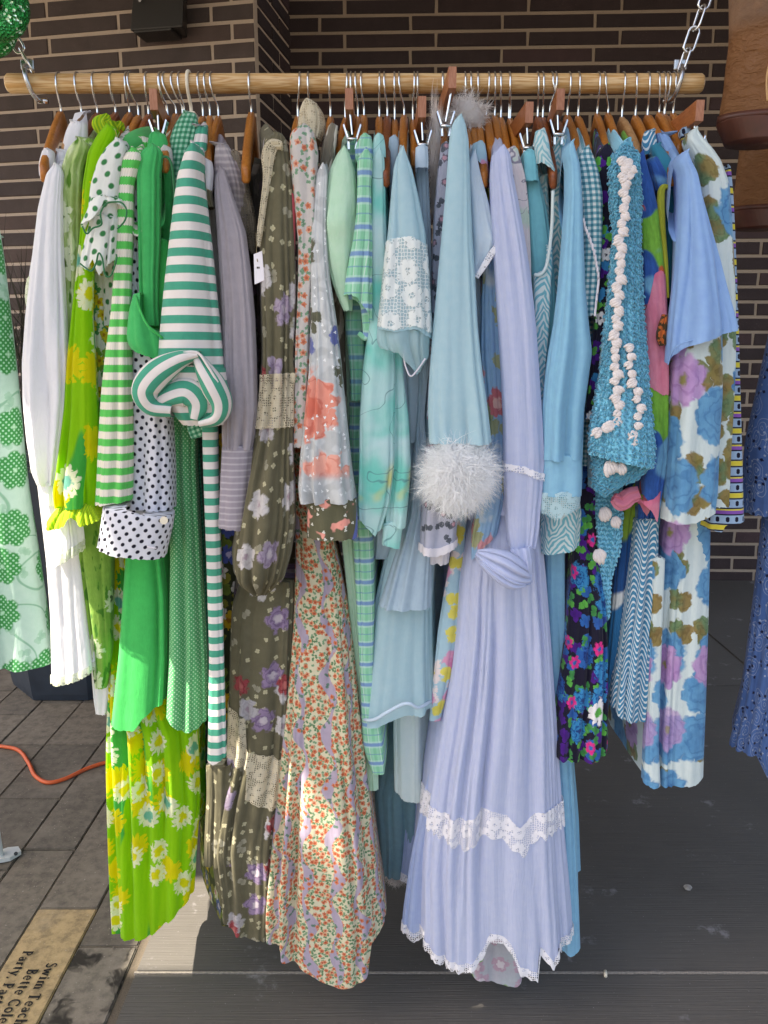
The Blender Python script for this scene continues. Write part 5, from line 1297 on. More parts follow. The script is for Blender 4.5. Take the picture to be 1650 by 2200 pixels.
g.l('turned_flap', [(330, 872, 8, .012), (362, 852, 24, .006), (402, 842, 34, .004), (424, 866, 30, .01), (418, 900, 14, .016)], 'teal_stripe', Y=-.272, nf=2, a=.06, dz=.024, swap=True)
g.l('rolled_cuff', [(424, 764, 8, .0), (440, 792, 18, -.006), (462, 830, 26, -.008), (476, 868, 22, 0), (466, 898, 16, .006), (430, 910, 10, .012)], 'teal_stripe', Y=-.266, nf=2, a=.04, dz=.026, swap=True)
g.e('cuff_edge', [(350, 775, -.296), (388, 760, -.298), (424, 758, -.296), (446, 786, -.296), (470, 826, -.292), (490, 858, -.28)], 'teal_stripe', rad=.0022)
g.c('tie', '880 434 466;1000 437 468;1200 444 474;1400 450 479;1550 449 484;1630 447 486', 'teal_stripe', Y=-.19, dep=.02, nf=2, a=.02, hem=[(446, 1630), (462, 1636), (486, 1622)], neck=None, n=40)
# white strap
g = G('white_camisole', 'white camisole strap rolled over a hanger tip beside the striped sleeve', 'camisole', 451)
g.c('strap', '348 430 456;360 427 460;400 426 458;418 428 456', 'white', Y=-.20, dep=.04, nf=4, a=.04)
g.c('frill', '412 428 456;430 432 456;446 446 460', 'olive_floral_dense', Y=-.205, dep=.02, nf=5, a=.08)
g.body('body', '430 442 462;500 448 468;650 460 480;760 470 484', 'white_warm', Y=-.14, dep=.2)
# jungle print dress
g = G('jungle_print_dress', 'dark jungle print dress with yellow and blue flowers seen in narrow gaps', 'dress', 451, Y=-.05)
g.body('body', '600 472 496;760 474 500;940 470 504;1140 474 516;1300 478 506;1500 478 502;1700 474 508;1880 472 515;1980 474 514', 'jungle_print', dep=.2, nf=6)
# 13 mauve blouse
g = G('mauve_sheer_blouse', 'sheer grey mauve blouse with ribbed shoulder and pleated cuff', 'blouse', 469)
g.body('body', '312 464 490;350 461 512;400 462 530;480 480 530;600 490 525;900 495 525', 'mauve_rib', Y=-.15)
g.c('sleeve', '380 462 488;430 463 505;500 469 530;580 474 540;680 480 548;780 479 552;880 480 555;930 482 550;964 484 544', 'mauve_sheer', Y=-.205, dep=.06, nf=6, a=.1, gather=[(960, 40)])
g.c('cuff', '960 478 545;1050 474 541;1136 470 536', 'mauve_pleat', Y=-.205, dep=.05, nf=3, a=.03, neck=None, hem=[(470, 1130), (536, 1138)])
# lace collar dress
g = G('brown_lace_dress', 'brown dress with tattered lace collar in the gap by the bare hanger', 'dress', 540, Y=-.12)
g.c('lace_collar', '330 494 516;400 498 532;470 506 548;520 530 549;545 540 548', 'lace_brown', Y=-.15, dep=.03, nf=7, a=.12)
g.body('body', '380 500 545;600 530 552;800 540 556;1000 540 560;1280 502 540;1500 498 540;1630 470 545;1750 455 540;1860 470 540', 'olive_dark', Y=-.06, dep=.2)
g = thing('price_tag', 'white price tag hanging on a string by the bare hanger', 'tag')
q = [at(x, y, -.215) for x, y in ((545, 546), (563, 539), (568, 602), (547, 611))]; MB().poly(q, (0, .0006, 0)).build('card', M['card'], g)
MB().tube([at(553, 562, -.218), at(551, 540, -.205), at(550, 500, -.17)], .0007, 6).build('string', M['string'], g)
for dx in (0, 3.4): MB().box(at(553 + dx, 575, -.2155), (.0018, .0006, .003)).build('ink_mark', M['letters'], g)
# 14 olive floral dress
g = G('olive_floral_dress', 'olive floral tiered maxi dress with cream lace bands and gathered sleeve', 'dress', 560)
R14 = '1240 520 640;1300 500 642;1400 496 638;1500 495 636;1600 494 628;1700 470 616;1800 455 606;1900 470 600;1990 474 594'
g.body('skirt', R14, 'olive_floral_dense', Y=-.10, hem=[(440, 1850), (470, 1860), (478, 1925), (512, 1975), (540, 1992), (595, 1996)], nf=10, a=.13, n=130)
s14 = SEED[0]
g.body('lace_band', R14, 'lace_cream', Y=-.10, top=[(490, 1500), (536, 1520), (540, 1588), (580, 1598), (625, 1612)], hem=[(490, 1612), (534, 1628), (540, 1690), (580, 1708), (620, 1712)], nf=10, a=.13, n=130, seed=s14, infl=2.5, cap=False, sh=0)
g.body('front_tier', '1640 444 500;1700 446 500;1780 442 498;1850 440 500', 'olive_floral_dense', Y=-.13, dep=.12, nf=7, a=.14, sh=0)
g.c('sleeve', '305 570 616;350 570 624;420 566 630;520 562 632;640 563 634;740 566 630;812 566 628;900 556 630;960 546 630;1040 528 634;1120 514 636;1190 504 626;1240 510 610;1276 544 574', 'olive_floral', Y=-.20, dep=.07, nf=7, a=.12, gather=[(1262, 40), (805, 20)], n=100)
s14 = SEED[0]
g.c('sleeve_lace', '305 570 616;350 570 624;420 566 630;520 562 632;640 563 634;740 566 630;812 566 628;900 556 630;960 546 630;1040 528 634;1120 514 636;1190 504 626;1240 510 610;1276 544 574', 'lace_cream', Y=-.20, dep=.07, nf=7, a=.12, gather=[(1262, 40), (805, 20)], n=100, top=[(550, 806), (630, 800)], hem=[(550, 920), (630, 914)], seed=s14, infl=3, cap=False)
g.l('shoulder_lace', [(606, 312, 8), (586, 312, 14), (576, 336, 14), (574, 380, 9), (566, 440, 7), (558, 500, 6), (556, 530, 3)], 'lace_cream', Y=-.22, nf=6, a=.2)
g.c('facing', '420 614 636;500 620 634;600 616 630;694 610 628', 'red', Y=-.205, dep=.02, nf=2, a=.05, neck=None, hem=[(608, 688), (618, 696), (632, 690)])
g.c('facing_lining', '560 622 634;620 620 636;692 616 634', 'cream_cloth', Y=-.202, dep=.02, nf=2, a=.05, neck=None)
# 15 orange floral maxi
g = G('orange_floral_dress', 'long cream maxi dress with tiny orange roses and lavender ribbons, crocheted collar', 'dress', 652)
g.body('body', '700 634 670;900 630 664;1000 630 665;1100 634 700;1200 636 724;1300 634 744;1400 628 756;1500 620 768;1600 612 780;1700 604 793;1800 596 806;1900 588 820;1960 585 831;2076 590 828', 'orange_floral', Y=-.115, hem=[(585, 1996), (620, 2024), (660, 2046), (700, 2068), (730, 2078), (770, 2070), (790, 2056), (796, 1992), (812, 1985), (832, 1958)], nf=9, a=.12, n=140)
g.c('sleeve', '288 622 676;330 622 684;400 628 682;460 634 682;520 640 676;600 640 672;660 638 668;740 634 666;840 632 662;960 630 658', 'orange_sleeve', Y=-.205, dep=.05, nf=5, a=.08)
g.c('collar', '229 650 684;240 644 694;262 641 700;285 642 698;306 650 690', 'lace_cream', Y=-.13, dep=.10, nf=8, a=.07, fb=.03)
g.c('collar_lining', '234 652 684;262 646 694;300 652 688', 'cream_cloth', Y=-.12, dep=.09, nf=8, a=.05, fb=.025)
# 16 grey jacquard
g = G('jacquard_blouse', 'silver grey jacquard blouse with coral flowers and olive cuff', 'blouse', 710)
g.body('body', '300 694 724;400 690 716;700 700 740;1000 700 750;1090 700 755', 'brown_brush', Y=-.12)
g.c('shoulder', '272 706 726;300 696 724;350 688 716;400 682 704', 'brown_brush', Y=-.16, dep=.09, nf=4, a=.06)
g.c('sleeve', '372 680 704;440 672 702;520 667 702;600 668 709;700 668 724;800 665 735;900 656 745;980 648 753;1040 646 760;1074 652 764', 'jacquard', Y=-.212, dep=.06, nf=6, a=.08, gather=[(1072, 36)])
g.c('cuff', '1070 660 765;1110 660 766;1152 660 766', 'jacquard_cuff', Y=-.212, dep=.05, nf=3, a=.025, neck=None)
# 17 mint blouse
g = G('mint_puff_blouse', 'plain pale mint blouse with puffed gathered sleeve', 'blouse', 742)
g.body('body', '345 730 760;420 725 768;700 730 770;1000 730 770;1160 734 772;1300 748 780;1500 768 802;1640 786 812;1694 793 813', 'mint', Y=-.10, nf=6)
g.c('sleeve', '336 722 752;370 708 762;430 700 768;500 698 768;560 703 764;610 716 756;650 732 756;668 740 756', 'mint', Y=-.195, dep=.06, nf=5, a=.11, gather=[(480, 26), (655, 22)])
# 18 plaid
g = G('green_plaid_dress', 'mint and blue plaid dress with open rolled sleeve end', 'dress', 775)
g.body('body', '310 742 774;340 742 776;440 752 780;640 745 790;800 752 784;1000 750 780;1160 760 802;1300 767 805;1450 774 802;1600 780 826;1660 800 826', 'plaid', Y=-.13, nf=5, a=.08)
g.c('rolled_shoulder', '294 774 798;310 766 802;334 762 804;350 766 800', 'plaid', Y=-.17, dep=.07, nf=4, a=.05)
g.c('sleeve', '340 768 800;400 768 796;460 766 797;520 758 798;580 746 797;640 737 797;652 738 797', 'plaid', Y=-.212, dep=.06, nf=4, a=.07, hem=[(736, 636), (752, 634), (770, 642), (786, 668), (797, 690)], neck=None)
g.l('sleeve_end', [(742, 640, 6), (762, 637, 7), (780, 652, 8), (788, 690, 10), (786, 724, 8), (770, 716, 5)], 'plaid', Y=-.20, nf=4, a=.1)
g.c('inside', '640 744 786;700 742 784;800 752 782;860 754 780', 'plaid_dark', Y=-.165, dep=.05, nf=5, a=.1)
# 19 aqua watercolour
g = G('aqua_watercolour_blouse', 'aqua watercolour print blouse with fine line drawing and buttoned cuffs', 'blouse', 815)
g.body('body', '298 806 824;330 800 830;420 796 834;700 800 845;1000 790 860;1130 790 860', 'aqua_watercolour', Y=-.12)
g.c('collar', '294 804 824;312 800 828;340 800 828', 'aqua_watercolour', Y=-.17, dep=.08, nf=3, a=.04)
g.c('sleeve', '340 800 826;400 796 828;500 793 830;600 795 833;680 796 838;740 788 846;800 781 848;900 775 846;1000 774 844;1080 771 834;1150 774 812', 'aqua_watercolour', Y=-.198, dep=.05, nf=5, a=.09, hem=[(770, 1112), (790, 1132), (812, 1150), (840, 1100)])
g.c('second_sleeve', '740 846 862;820 842 868;900 840 878;1000 838 882;1080 828 876;1130 830 868', 'aqua_watercolour', Y=-.185, dep=.05, nf=5, a=.1, gather=[(1125, 30)])
g.c('cuff', '1124 824 866;1150 822 862;1178 820 858', 'aqua_watercolour', Y=-.19, dep=.03, nf=3, a=.03, neck=None, hem=[(820, 1168), (858, 1178)])
# grey blue strap dress
g = G('grey_blue_dress', 'plain grey blue dress with rolled strap, between aqua and lace sleeves', 'dress', 848, Y=-.14)
g.c('strap', '298 836 856;312 834 858;350 836 856;420 836 854', 'grey_blue', dep=.08, nf=3, a=.04)
g.body('body', '420 832 858;600 830 870;800 845 905;1000 800 905;1140 796 900;1196 798 860', 'grey_blue', Y=-.09, nf=7)
# 20 lace flute sleeve
g = G('lace_sleeve_blouse', 'pale blue blouse with wide sleeve banded in white rose lace', 'blouse', 868)
g.body('body', '340 852 876;420 846 890;700 850 900;900 862 905;950 870 900', 'ice', Y=-.12, dep=.24)
R20 = '336 853 874;360 846 884;420 841 898;500 835 913;600 826 920;700 815 925;745 811 926'
g.c('sleeve', R20, 'chiffon', Y=-.215, dep=.07, nf=4, a=.05, hem=[(810, 706), (850, 716), (890, 708), (925, 728)])
s20 = SEED[0]
g.c('lace_band', R20, 'lace_ice', Y=-.215, dep=.07, nf=4, a=.05, top=[(830, 524), (850, 516), (880, 514), (912, 528)], hem=[(810, 698), (850, 710), (890, 700), (925, 716)], seed=s20, infl=2, cap=False, scal=(44, 3), n=110)
g.c('frill', '700 812 925;740 810 922;770 836 920;806 874 914', 'chiffon_thin', Y=-.21, dep=.06, nf=8, a=.14, top=[(810, 700), (925, 716)], hem=[(808, 740), (838, 748), (862, 760), (880, 806), (896, 800), (922, 764)], neck=None, n=110)
g.e('frill_edge', [(872, 742), (868, 770), (876, 800), (884, 808), (896, 796), (914, 770)], 'white_edge', Y=-.235, rad=.0014)
# 21 pale blue clip skirt
g = G('pale_blue_skirt', 'pale blue folded skirt held by a clip right of the lace sleeve', 'skirt', 900, Y=-.165)
g.c('waistband', '318 893 919;332 892 920;362 893 920', 'ice', Y=-.17, dep=.04, nf=2, a=.02)
g.body('body', '360 895 920;500 900 926;700 908 930;900 896 912;1100 880 930;1300 820 925', 'grey_blue', Y=-.135, dep=.2, nf=6, sh=0)
# 22 grey floral
g = G('grey_floral_skirt', 'lavender grey skirt with tiny flowers and white eyelet hem, on a tall clip', 'skirt', 951, Y=-.15)
g.c('upper', '312 948 966;360 942 968;440 935 968;520 931 966;620 928 960;760 924 950;900 918 950', 'grey_floral', Y=-.16, dep=.06, nf=6, a=.14)
g.c('lower', '960 915 985;1060 912 985;1120 908 982;1176 905 978', 'grey_floral', Y=-.165, dep=.06, nf=5, a=.08, hem=[(903, 1170), (940, 1176), (980, 1158)], neck=None)
g.c('eyelet_trim', '960 915 985;1060 912 985;1120 908 982;1190 903 980', 'eyelet', Y=-.165, dep=.06, nf=5, a=.08, top=[(903, 1166), (940, 1172), (980, 1154)], hem=[(903, 1182), (940, 1188), (980, 1168)], seed=SEED[0], infl=2, scal=(20, 3), cap=False, neck=None)
g.c('under_trim', '1150 910 970;1206 910 962', 'eyelet', Y=-.13, dep=.05, nf=5, a=.08, scal=(16, 3), neck=None)
# 23 feather trimmed chiffon robe
g = G('feather_robe', 'pale blue chiffon robe with white feather cuff and feather collar', 'robe', 990)
g.body('body', '300 966 1000;500 950 1005;800 920 1010;1000 900 990;1120 850 960;1200 828 930;1300 806 922;1400 795 922;1480 782 925;1548 774 926', 'chiffon', Y=-.10, hem=[(772, 1536), (790, 1544), (815, 1538), (840, 1524), (870, 1514), (900, 1520), (926, 1508)], nf=8, a=.10, n=110)
g.e('rolled_hem', [(774, 1534, -.11), (784, 1546, -.14), (806, 1545, -.16), (832, 1530, -.17), (862, 1514, -.17), (880, 1512, -.17), (900, 1520, -.16), (926, 1506, -.12)], 'ice', rad=.0035)
g.c('sleeve', '268 972 1000;300 966 1006;360 962 1008;440 956 1010;520 948 1013;600 940 1018;700 930 1023;800 923 1031;880 919 1040;950 922 1046', 'chiffon', Y=-.225, dep=.06, nf=6, a=.10)
feathers('feather_cuff', g.t, 985, 1012, 93, 98, -.232, 20000, M['feather'], 4)
feathers('feather_collar', g.t, 1004, 250, 58, 56, -.05, 4200, M['feather_grey'], 5, long=1.25)
feathers('feather_collar', g.t, 936, 330, 22, 130, -.08, 3400, M['feather_grey'], 6, long=1.3, rz=.03)
# white slip below
g = G('white_slip', 'straight white linen slip showing below the chiffon robe', 'slip', 990, Y=-.06)
g.body('body', '1200 850 900;1400 848 904;1560 846 905;1660 848 905;1720 850 905', 'slip', dep=.15, nf=5, a=.05, hem=[(846, 1690), (870, 1712), (905, 1718)], sh=0)
# chiffon skirt with feather hem
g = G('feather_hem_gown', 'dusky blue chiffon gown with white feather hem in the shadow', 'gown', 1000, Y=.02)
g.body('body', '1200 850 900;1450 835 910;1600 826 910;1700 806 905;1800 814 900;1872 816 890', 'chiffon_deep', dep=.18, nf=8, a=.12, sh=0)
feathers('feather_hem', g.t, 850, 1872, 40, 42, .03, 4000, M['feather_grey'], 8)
# 24 pale blue lace cuff blouse
g = G('lace_cuff_blouse', 'ice blue blouse with short sleeve folded to a lace edged point', 'blouse', 1013)
g.c('sleeve', '344 1008 1026;380 1006 1034;430 1010 1048;480 1012 1060;520 1014 1072;545 1015 1062;600 1016 1034', 'ice', Y=-.20, dep=.04, nf=4, a=.06, hem=[(1014, 612), (1024, 596), (1045, 560), (1072, 528)])
g.l('lace_edge', [(1070, 526, 6), (1057, 544, 7), (1042, 568, 7), (1024, 596, 5)], 'lace_white', Y=-.222, dz=.003, nf=3, a=.05)
g.body('body', '350 1006 1030;500 1006 1030;700 1020 1036;900 1030 1044', 'ice', Y=-.13, dep=.2)
# pastel armhole
g = G('pastel_swirl_top', 'pastel pink and green swirl top with the hanger tip bare in its armhole', 'top', 1027)
g.c('strap', '310 1016 1042;330 1012 1046;350 1014 1048;384 1026 1052', 'pop_pastel', Y=-.175, dep=.10, nf=3, a=.04, hem=[(1012, 352), (1030, 350), (1050, 384)], sh=.03)
g.body('body', '400 1044 1060;600 1050 1070;900 1060 1085;1000 1062 1086', 'pop_pastel', Y=-.10, dep=.2)
# 25 blue tulip blouse
g = G('blue_tulip_blouse', 'sky blue blouse with red tulips hanging to a pointed end', 'blouse', 1045)
g.body('body', '560 1040 1066;640 1036 1074;760 1034 1080;900 1046 1084;1000 1048 1086;1080 1030 1080;1150 1016 1066;1200 1014 1040', 'blue_tulip', Y=-.17, dep=.2, hem=[(1012, 1206), (1030, 1186), (1055, 1150), (1084, 1130)], nf=7, a=.12)
# 26 pop pastel scarf
g = G('pop_pastel_tunic', 'narrow strip of pink yellow and blue pop print tunic left of the lavender skirt', 'tunic', 1027, Y=-.115)
g.body('body', '1060 984 1004;1140 978 1000;1250 958 990;1350 942 984;1450 932 968;1546 922 946', 'pop_pastel', dep=.15, nf=4, a=.05, sh=0)
# 27 lavender gauze maxi
g = G('lavender_gauze_dress', 'long lavender blue gauze dress with white lace tiers and tied cuff', 'dress', 1063)
R27 = '1080 1030 1150;1180 1002 1162;1250 991 1168;1350 984 1176;1450 972 1184;1550 955 1192;1650 938 1198;1750 925 1204;1850 916 1212;1950 914 1220;2050 912 1224'
g.body('skirt', R27, 'gauze', Y=-.13, hem=[(912, 2010), (945, 2034), (985, 2038), (1010, 2032), (1034, 2006), (1044, 1976), (1070, 1980), (1092, 2000), (1104, 2040), (1140, 2052), (1146, 2000), (1170, 2030), (1186, 2002), (1224, 1994)], nf=11, a=.115, n=200, dep=.24)
s27 = SEED[0]
g.body('lace_tier', R27, 'lace_white', Y=-.13, top=[(912, 1706), (950, 1722), (1000, 1726), (1040, 1700), (1080, 1716), (1104, 1740), (1140, 1712), (1206, 1708)], hem=[(912, 1752), (950, 1768), (1000, 1782), (1040, 1748), (1080, 1768), (1110, 1794), (1140, 1760), (1206, 1752)], nf=11, a=.115, n=200, dep=.24, seed=s27, infl=3, cap=False, sh=0, scal=(36, 11), dv=5)
g.body('lace_hem', R27, 'lace_white', Y=-.13, top=[(912, 1998), (945, 2022), (985, 2026), (1010, 2020), (1034, 1994), (1044, 1964), (1070, 1968), (1092, 1988), (1104, 2028), (1140, 2040), (1146, 1988), (1170, 2018), (1186, 1990), (1224, 1982)], hem=[(912, 2014), (945, 2038), (985, 2042), (1010, 2036), (1034, 2010), (1044, 1980), (1070, 1984), (1092, 2004), (1104, 2044), (1140, 2056), (1146, 2004), (1170, 2034), (1186, 2006), (1224, 1998)], nf=11, a=.115, n=200, dep=.24, seed=s27, infl=3, cap=False, sh=0, scal=(56, 5), dv=5)
g.body('side_panel', '1300 984 1010;1450 968 990;1560 945 972;1700 912 950;1850 882 925;1950 868 922;1998 864 920', 'gauze_blue', Y=-.09, dep=.2, hem=[(864, 1984), (890, 2000), (920, 1984)], nf=7, a=.12, sh=0)
s27 = SEED[0]
g.body('side_lace', '1300 984 1010;1450 968 990;1560 945 972;1700 912 950;1850 882 925;1950 868 922;1998 864 920', 'lace_white', Y=-.09, dep=.2, top=[(905, 1690), (955, 1705)], hem=[(905, 1738), (955, 1750)], nf=7, a=.12, sh=0, seed=s27, infl=2, cap=False, scal=(30, 5))
g.body('side_hem', '1300 984 1010;1450 968 990;1560 945 972;1700 912 950;1850 882 925;1950 868 922;2004 864 920', 'lace_white', Y=-.09, dep=.2, top=[(864, 1972), (890, 1988), (920, 1972)], hem=[(864, 1990), (890, 2006), (920, 1990)], nf=7, a=.12, sh=0, seed=s27, infl=2, cap=False, scal=(34, 3))
g.body('bodice', '328 1060 1094;420 1060 1110;600 1075 1130;900 1088 1150;1100 1040 1150', 'gauze', Y=-.15)
g.c('sleeve', '334 1056 1096;380 1053 1102;440 1055 1114;520 1061 1128;600 1066 1140;700 1073 1150;800 1080 1156;900 1085 1161;980 1086 1164;1060 1088 1158;1130 1092 1150;1176 1098 1142', 'gauze', Y=-.215, dep=.06, nf=6, a=.10, gather=[(1180, 60)], n=90)
s27 = SEED[0]
g.c('sleeve_lace', '334 1056 1096;380 1053 1102;440 1055 1114;520 1061 1128;600 1066 1140;700 1073 1150;800 1080 1156;900 1085 1161;980 1086 1164;1060 1088 1158;1130 1092 1150;1176 1098 1142', 'lace_white', Y=-.215, dep=.06, nf=6, a=.10, gather=[(1180, 60)], n=90, top=[(1086, 992), (1120, 998), (1164, 1016)], hem=[(1086, 1004), (1120, 1012), (1164, 1030)], seed=s27, infl=2.5, cap=False, scal=(30, 3))
g.l('tied_cuff', [(1024, 1188, 8), (1046, 1198, 22, -.004), (1078, 1212, 30, -.01), (1108, 1230, 27, -.01), (1132, 1240, 18, -.004), (1142, 1240, 8)], 'gauze', Y=-.24, nf=9, a=.26)
g.l('tied_cuff', [(1034, 1208, 6), (1066, 1230, 12, -.008), (1100, 1250, 12, -.01), (1128, 1256, 6)], 'gauze', Y=-.25, nf=7, a=.3)
g.l('cuff_knot', [(1118, 1176, 20), (1122, 1206, 20, -.006), (1128, 1232, 14, -.008)], 'gauze', Y=-.235, nf=8, a=.18)
g.c('collar', '322 1064 1088;340 1058 1094;356 1056 1096', 'gauze', Y=-.16, dep=.10, nf=5, a=.05)
# second tier skirt behind
g = G('cornflower_gauze_skirt', 'blue gauze skirt with narrow lace hem behind the lavender dress', 'skirt', 1045, Y=.0)
g.body('body', '1450 940 968;1600 905 940;1750 876 915;1880 860 896', 'gauze_blue', dep=.15, nf=6, a=.1, sh=0)
g.body('lace_hem', '1450 940 968;1600 905 940;1750 876 915;1890 860 896', 'lace_white', top=[(860, 1868), (896, 1872)], hem=[(860, 1884), (896, 1888)], dep=.15, nf=6, a=.1, sh=0, seed=SEED[0], infl=2, cap=False, scal=(24, 3))
# pink floral hem below
g = G('pink_floral_dress', 'faded pink floral dress whose hem shows lowest under the lavender dress', 'dress', 1076, Y=-.04)
g.body('body', '1500 1010 1120;1800 1004 1126;1960 1000 1130;2086 1000 1134', 'pink_floral', dep=.16, nf=7, a=.08, hem=[(998, 2050), (1020, 2074), (1060, 2082), (1100, 2086), (1120, 2070), (1136, 2040)], sh=0)
# 28 line floral
g = G('line_floral_blouse', 'pale blouse with pencil line flowers between lavender and aqua garments', 'blouse', 1076)
g.body('body', '322 1088 1112;380 1092 1128;450 1105 1136;560 1118 1140;660 1126 1142;800 1134 1150', 'line_floral', Y=-.185, nf=6, a=.1)
# 29 aqua top
g = G('aqua_camisole', 'plain aqua camisole top with seamed waistband gripped by a clip', 'camisole', 1096)
g.c('waistband', '328 1124 1151;350 1124 1153;390 1128 1156', 'aqua', Y=-.185, dep=.06, nf=2, a=.02)
g.body('body', '386 1128 1158;450 1130 1172;540 1136 1184;640 1146 1190;760 1156 1190;900 1160 1185', 'aqua', Y=-.165, nf=6, sh=.0)
# 30 teal rolled armhole
g = G('teal_leaf_top', 'grey teal leaf print top rolled around a worn hanger tip', 'top', 1166)
g.c('strap', '284 1150 1172;300 1146 1178;340 1150 1182;380 1160 1194', 'zebra_pale', Y=-.19, dep=.08, nf=4, a=.06, hem=[(1146, 356), (1164, 352), (1180, 366), (1194, 392)])
g.body('body', '380 1156 1176;480 1158 1180;620 1160 1186;800 1166 1186', 'zebra_pale', Y=-.15, dep=.2)
# 31 zebra tank
g = G('zebra_tank', 'white and teal zebra tank dress with deep armhole', 'dress', 1190)
g.body('body', '300 1188 1216;360 1186 1212;440 1184 1208;540 1180 1208;620 1168 1205;800 1164 1200;1000 1160 1230;1100 1162 1246;1182 1157 1240', 'zebra', Y=-.14, hem=[(1155, 1186), (1200, 1180), (1242, 1170)], nf=5, a=.06)
g.c('armhole_front', '560 1148 1186;640 1148 1182;720 1150 1178;800 1156 1170;880 1158 1166', 'zebra', Y=-.185, dep=.03, nf=3, a=.05, top=[(1146, 590), (1162, 588), (1176, 570), (1186, 530)], neck=None)
g.e('armhole_edge', [(1148, 590), (1160, 590), (1172, 576), (1180, 540), (1186, 480), (1188, 410)], 'zebra', Y=-.20, rad=.003)
# 32 sky blue blouse
g = G('sky_blue_gown', 'plain sky blue gown with bell sleeve, buttoned cuff and fringed trim', 'gown', 1219)
g.body('body', '310 1204 1226;420 1208 1240;700 1195 1250;1000 1172 1240;1180 1172 1213;1400 1176 1214;1600 1190 1226;1800 1203 1238;1950 1200 1244;2040 1202 1246', 'sky', Y=-.10, hem=[(1200, 2030), (1222, 2042), (1246, 2034)], nf=5, a=.08)
g.c('inner_panel', '1180 1156 1174;1400 1164 1182;1600 1180 1196', 'sky_deep', Y=-.06, dep=.1, nf=4, neck=None)
g.c('back_panel', '1600 1215 1230;1750 1222 1242;1868 1228 1246', 'sky', Y=.04, dep=.1, nf=4, neck=None)
g.c('sleeve', '330 1205 1232;362 1212 1242;430 1212 1247;520 1206 1250;620 1198 1254;700 1189 1262;756 1179 1269;800 1173 1263;880 1166 1252;985 1165 1248', 'sky', Y=-.215, dep=.06, nf=4, a=.08, fb=.03)
g.c('cuff', '980 1164 1248;1020 1163 1247;1062 1163 1244', 'sky', Y=-.215, dep=.05, nf=3, a=.03, neck=None)
g.c('fringe_trim', '1056 1162 1246;1080 1162 1245;1104 1162 1240', 'lace_blue', Y=-.217, dep=.05, nf=3, a=.03, neck=None, scal=(30, 8), hem=[(1160, 1094), (1190, 1106), (1244, 1078)])
# 33 gingham sleeve
g = G('teal_gingham_blouse', 'teal gingham blouse with frilled sleeve edge', 'blouse', 1242)
g.body('body', '336 1246 1274;420 1250 1286;600 1255 1285;680 1258 1280;800 1256 1272;1000 1248 1262', 'teal_gingham', Y=-.14, dep=.2)
g.c('sleeve', '334 1242 1272;370 1241 1284;420 1244 1292;470 1250 1292;540 1252 1291;600 1251 1286;650 1254 1280;684 1256 1278', 'teal_gingham', Y=-.205, dep=.05, nf=5, a=.08, hem=[(1252, 682), (1280, 676)])
g.e('frill_edge', [(1253, 470), (1258, 490), (1266, 510), (1276, 540), (1282, 570), (1286, 600), (1282, 640), (1278, 678)], 'white_edge', Y=-.234, rad=.0019, wave=.003)
g.c('second_sleeve', '376 1240 1254;420 1241 1262;450 1244 1258', 'retro_blue', Y=-.17, dep=.04, nf=3, a=.04)
# 34 navy floral
g = G('navy_floral_dress', 'navy dress with vivid purple, blue and green flowers and white daisies', 'dress', 1283)
g.body('body', '334 1290 1324;420 1292 1324;600 1280 1316;800 1262 1300;950 1250 1282;1100 1236 1278;1200 1230 1284;1300 1220 1300;1400 1211 1303;1500 1196 1304;1600 1184 1302;1618 1186 1298', 'navy_floral', Y=-.12, hem=[(1182, 1604), (1205, 1616), (1270, 1616), (1300, 1600)], nf=7, a=.10, n=110)
g.c('sleeve', '330 1280 1318;360 1276 1322;420 1286 1326;500 1287 1326;600 1282 1320;700 1276 1312;800 1268 1300;900 1258 1284', 'navy_small', Y=-.19, dep=.05, nf=5, a=.08)
# 35 crochet
g = G('crochet_top', 'chunky turquoise crochet top with white puff stitches', 'top', 1306)
RC = '318 1334 1356;332 1320 1366;370 1312 1370;430 1314 1372;500 1320 1371;580 1314 1373;660 1306 1376;740 1298 1381;820 1290 1386;900 1275 1391;960 1270 1396;992 1270 1394'
g.c('sleeve', RC, 'yarn_blue', Y=-.225, dep=.07, nf=4, a=.05, knit=(.013, .0026), n=170, dv=4, hem=[(1270, 976), (1330, 990), (1394, 1004)])
g.c('underside', '960 1274 1392;1000 1272 1392;1030 1274 1360;1066 1276 1330', 'yarn_dark', Y=-.20, dep=.07, nf=4, a=.05, knit=(.012, .0016), n=120, dv=4, hem=[(1274, 1050), (1300, 1066), (1345, 1030), (1392, 1008)])
g.body('body', '700 1300 1340;1000 1270 1330;1100 1274 1334;1180 1280 1330;1240 1284 1310;1330 1288 1306', 'yarn_dark', Y=-.12, dep=.2, knit=(.012, .0014), n=110, dv=5, sh=0)
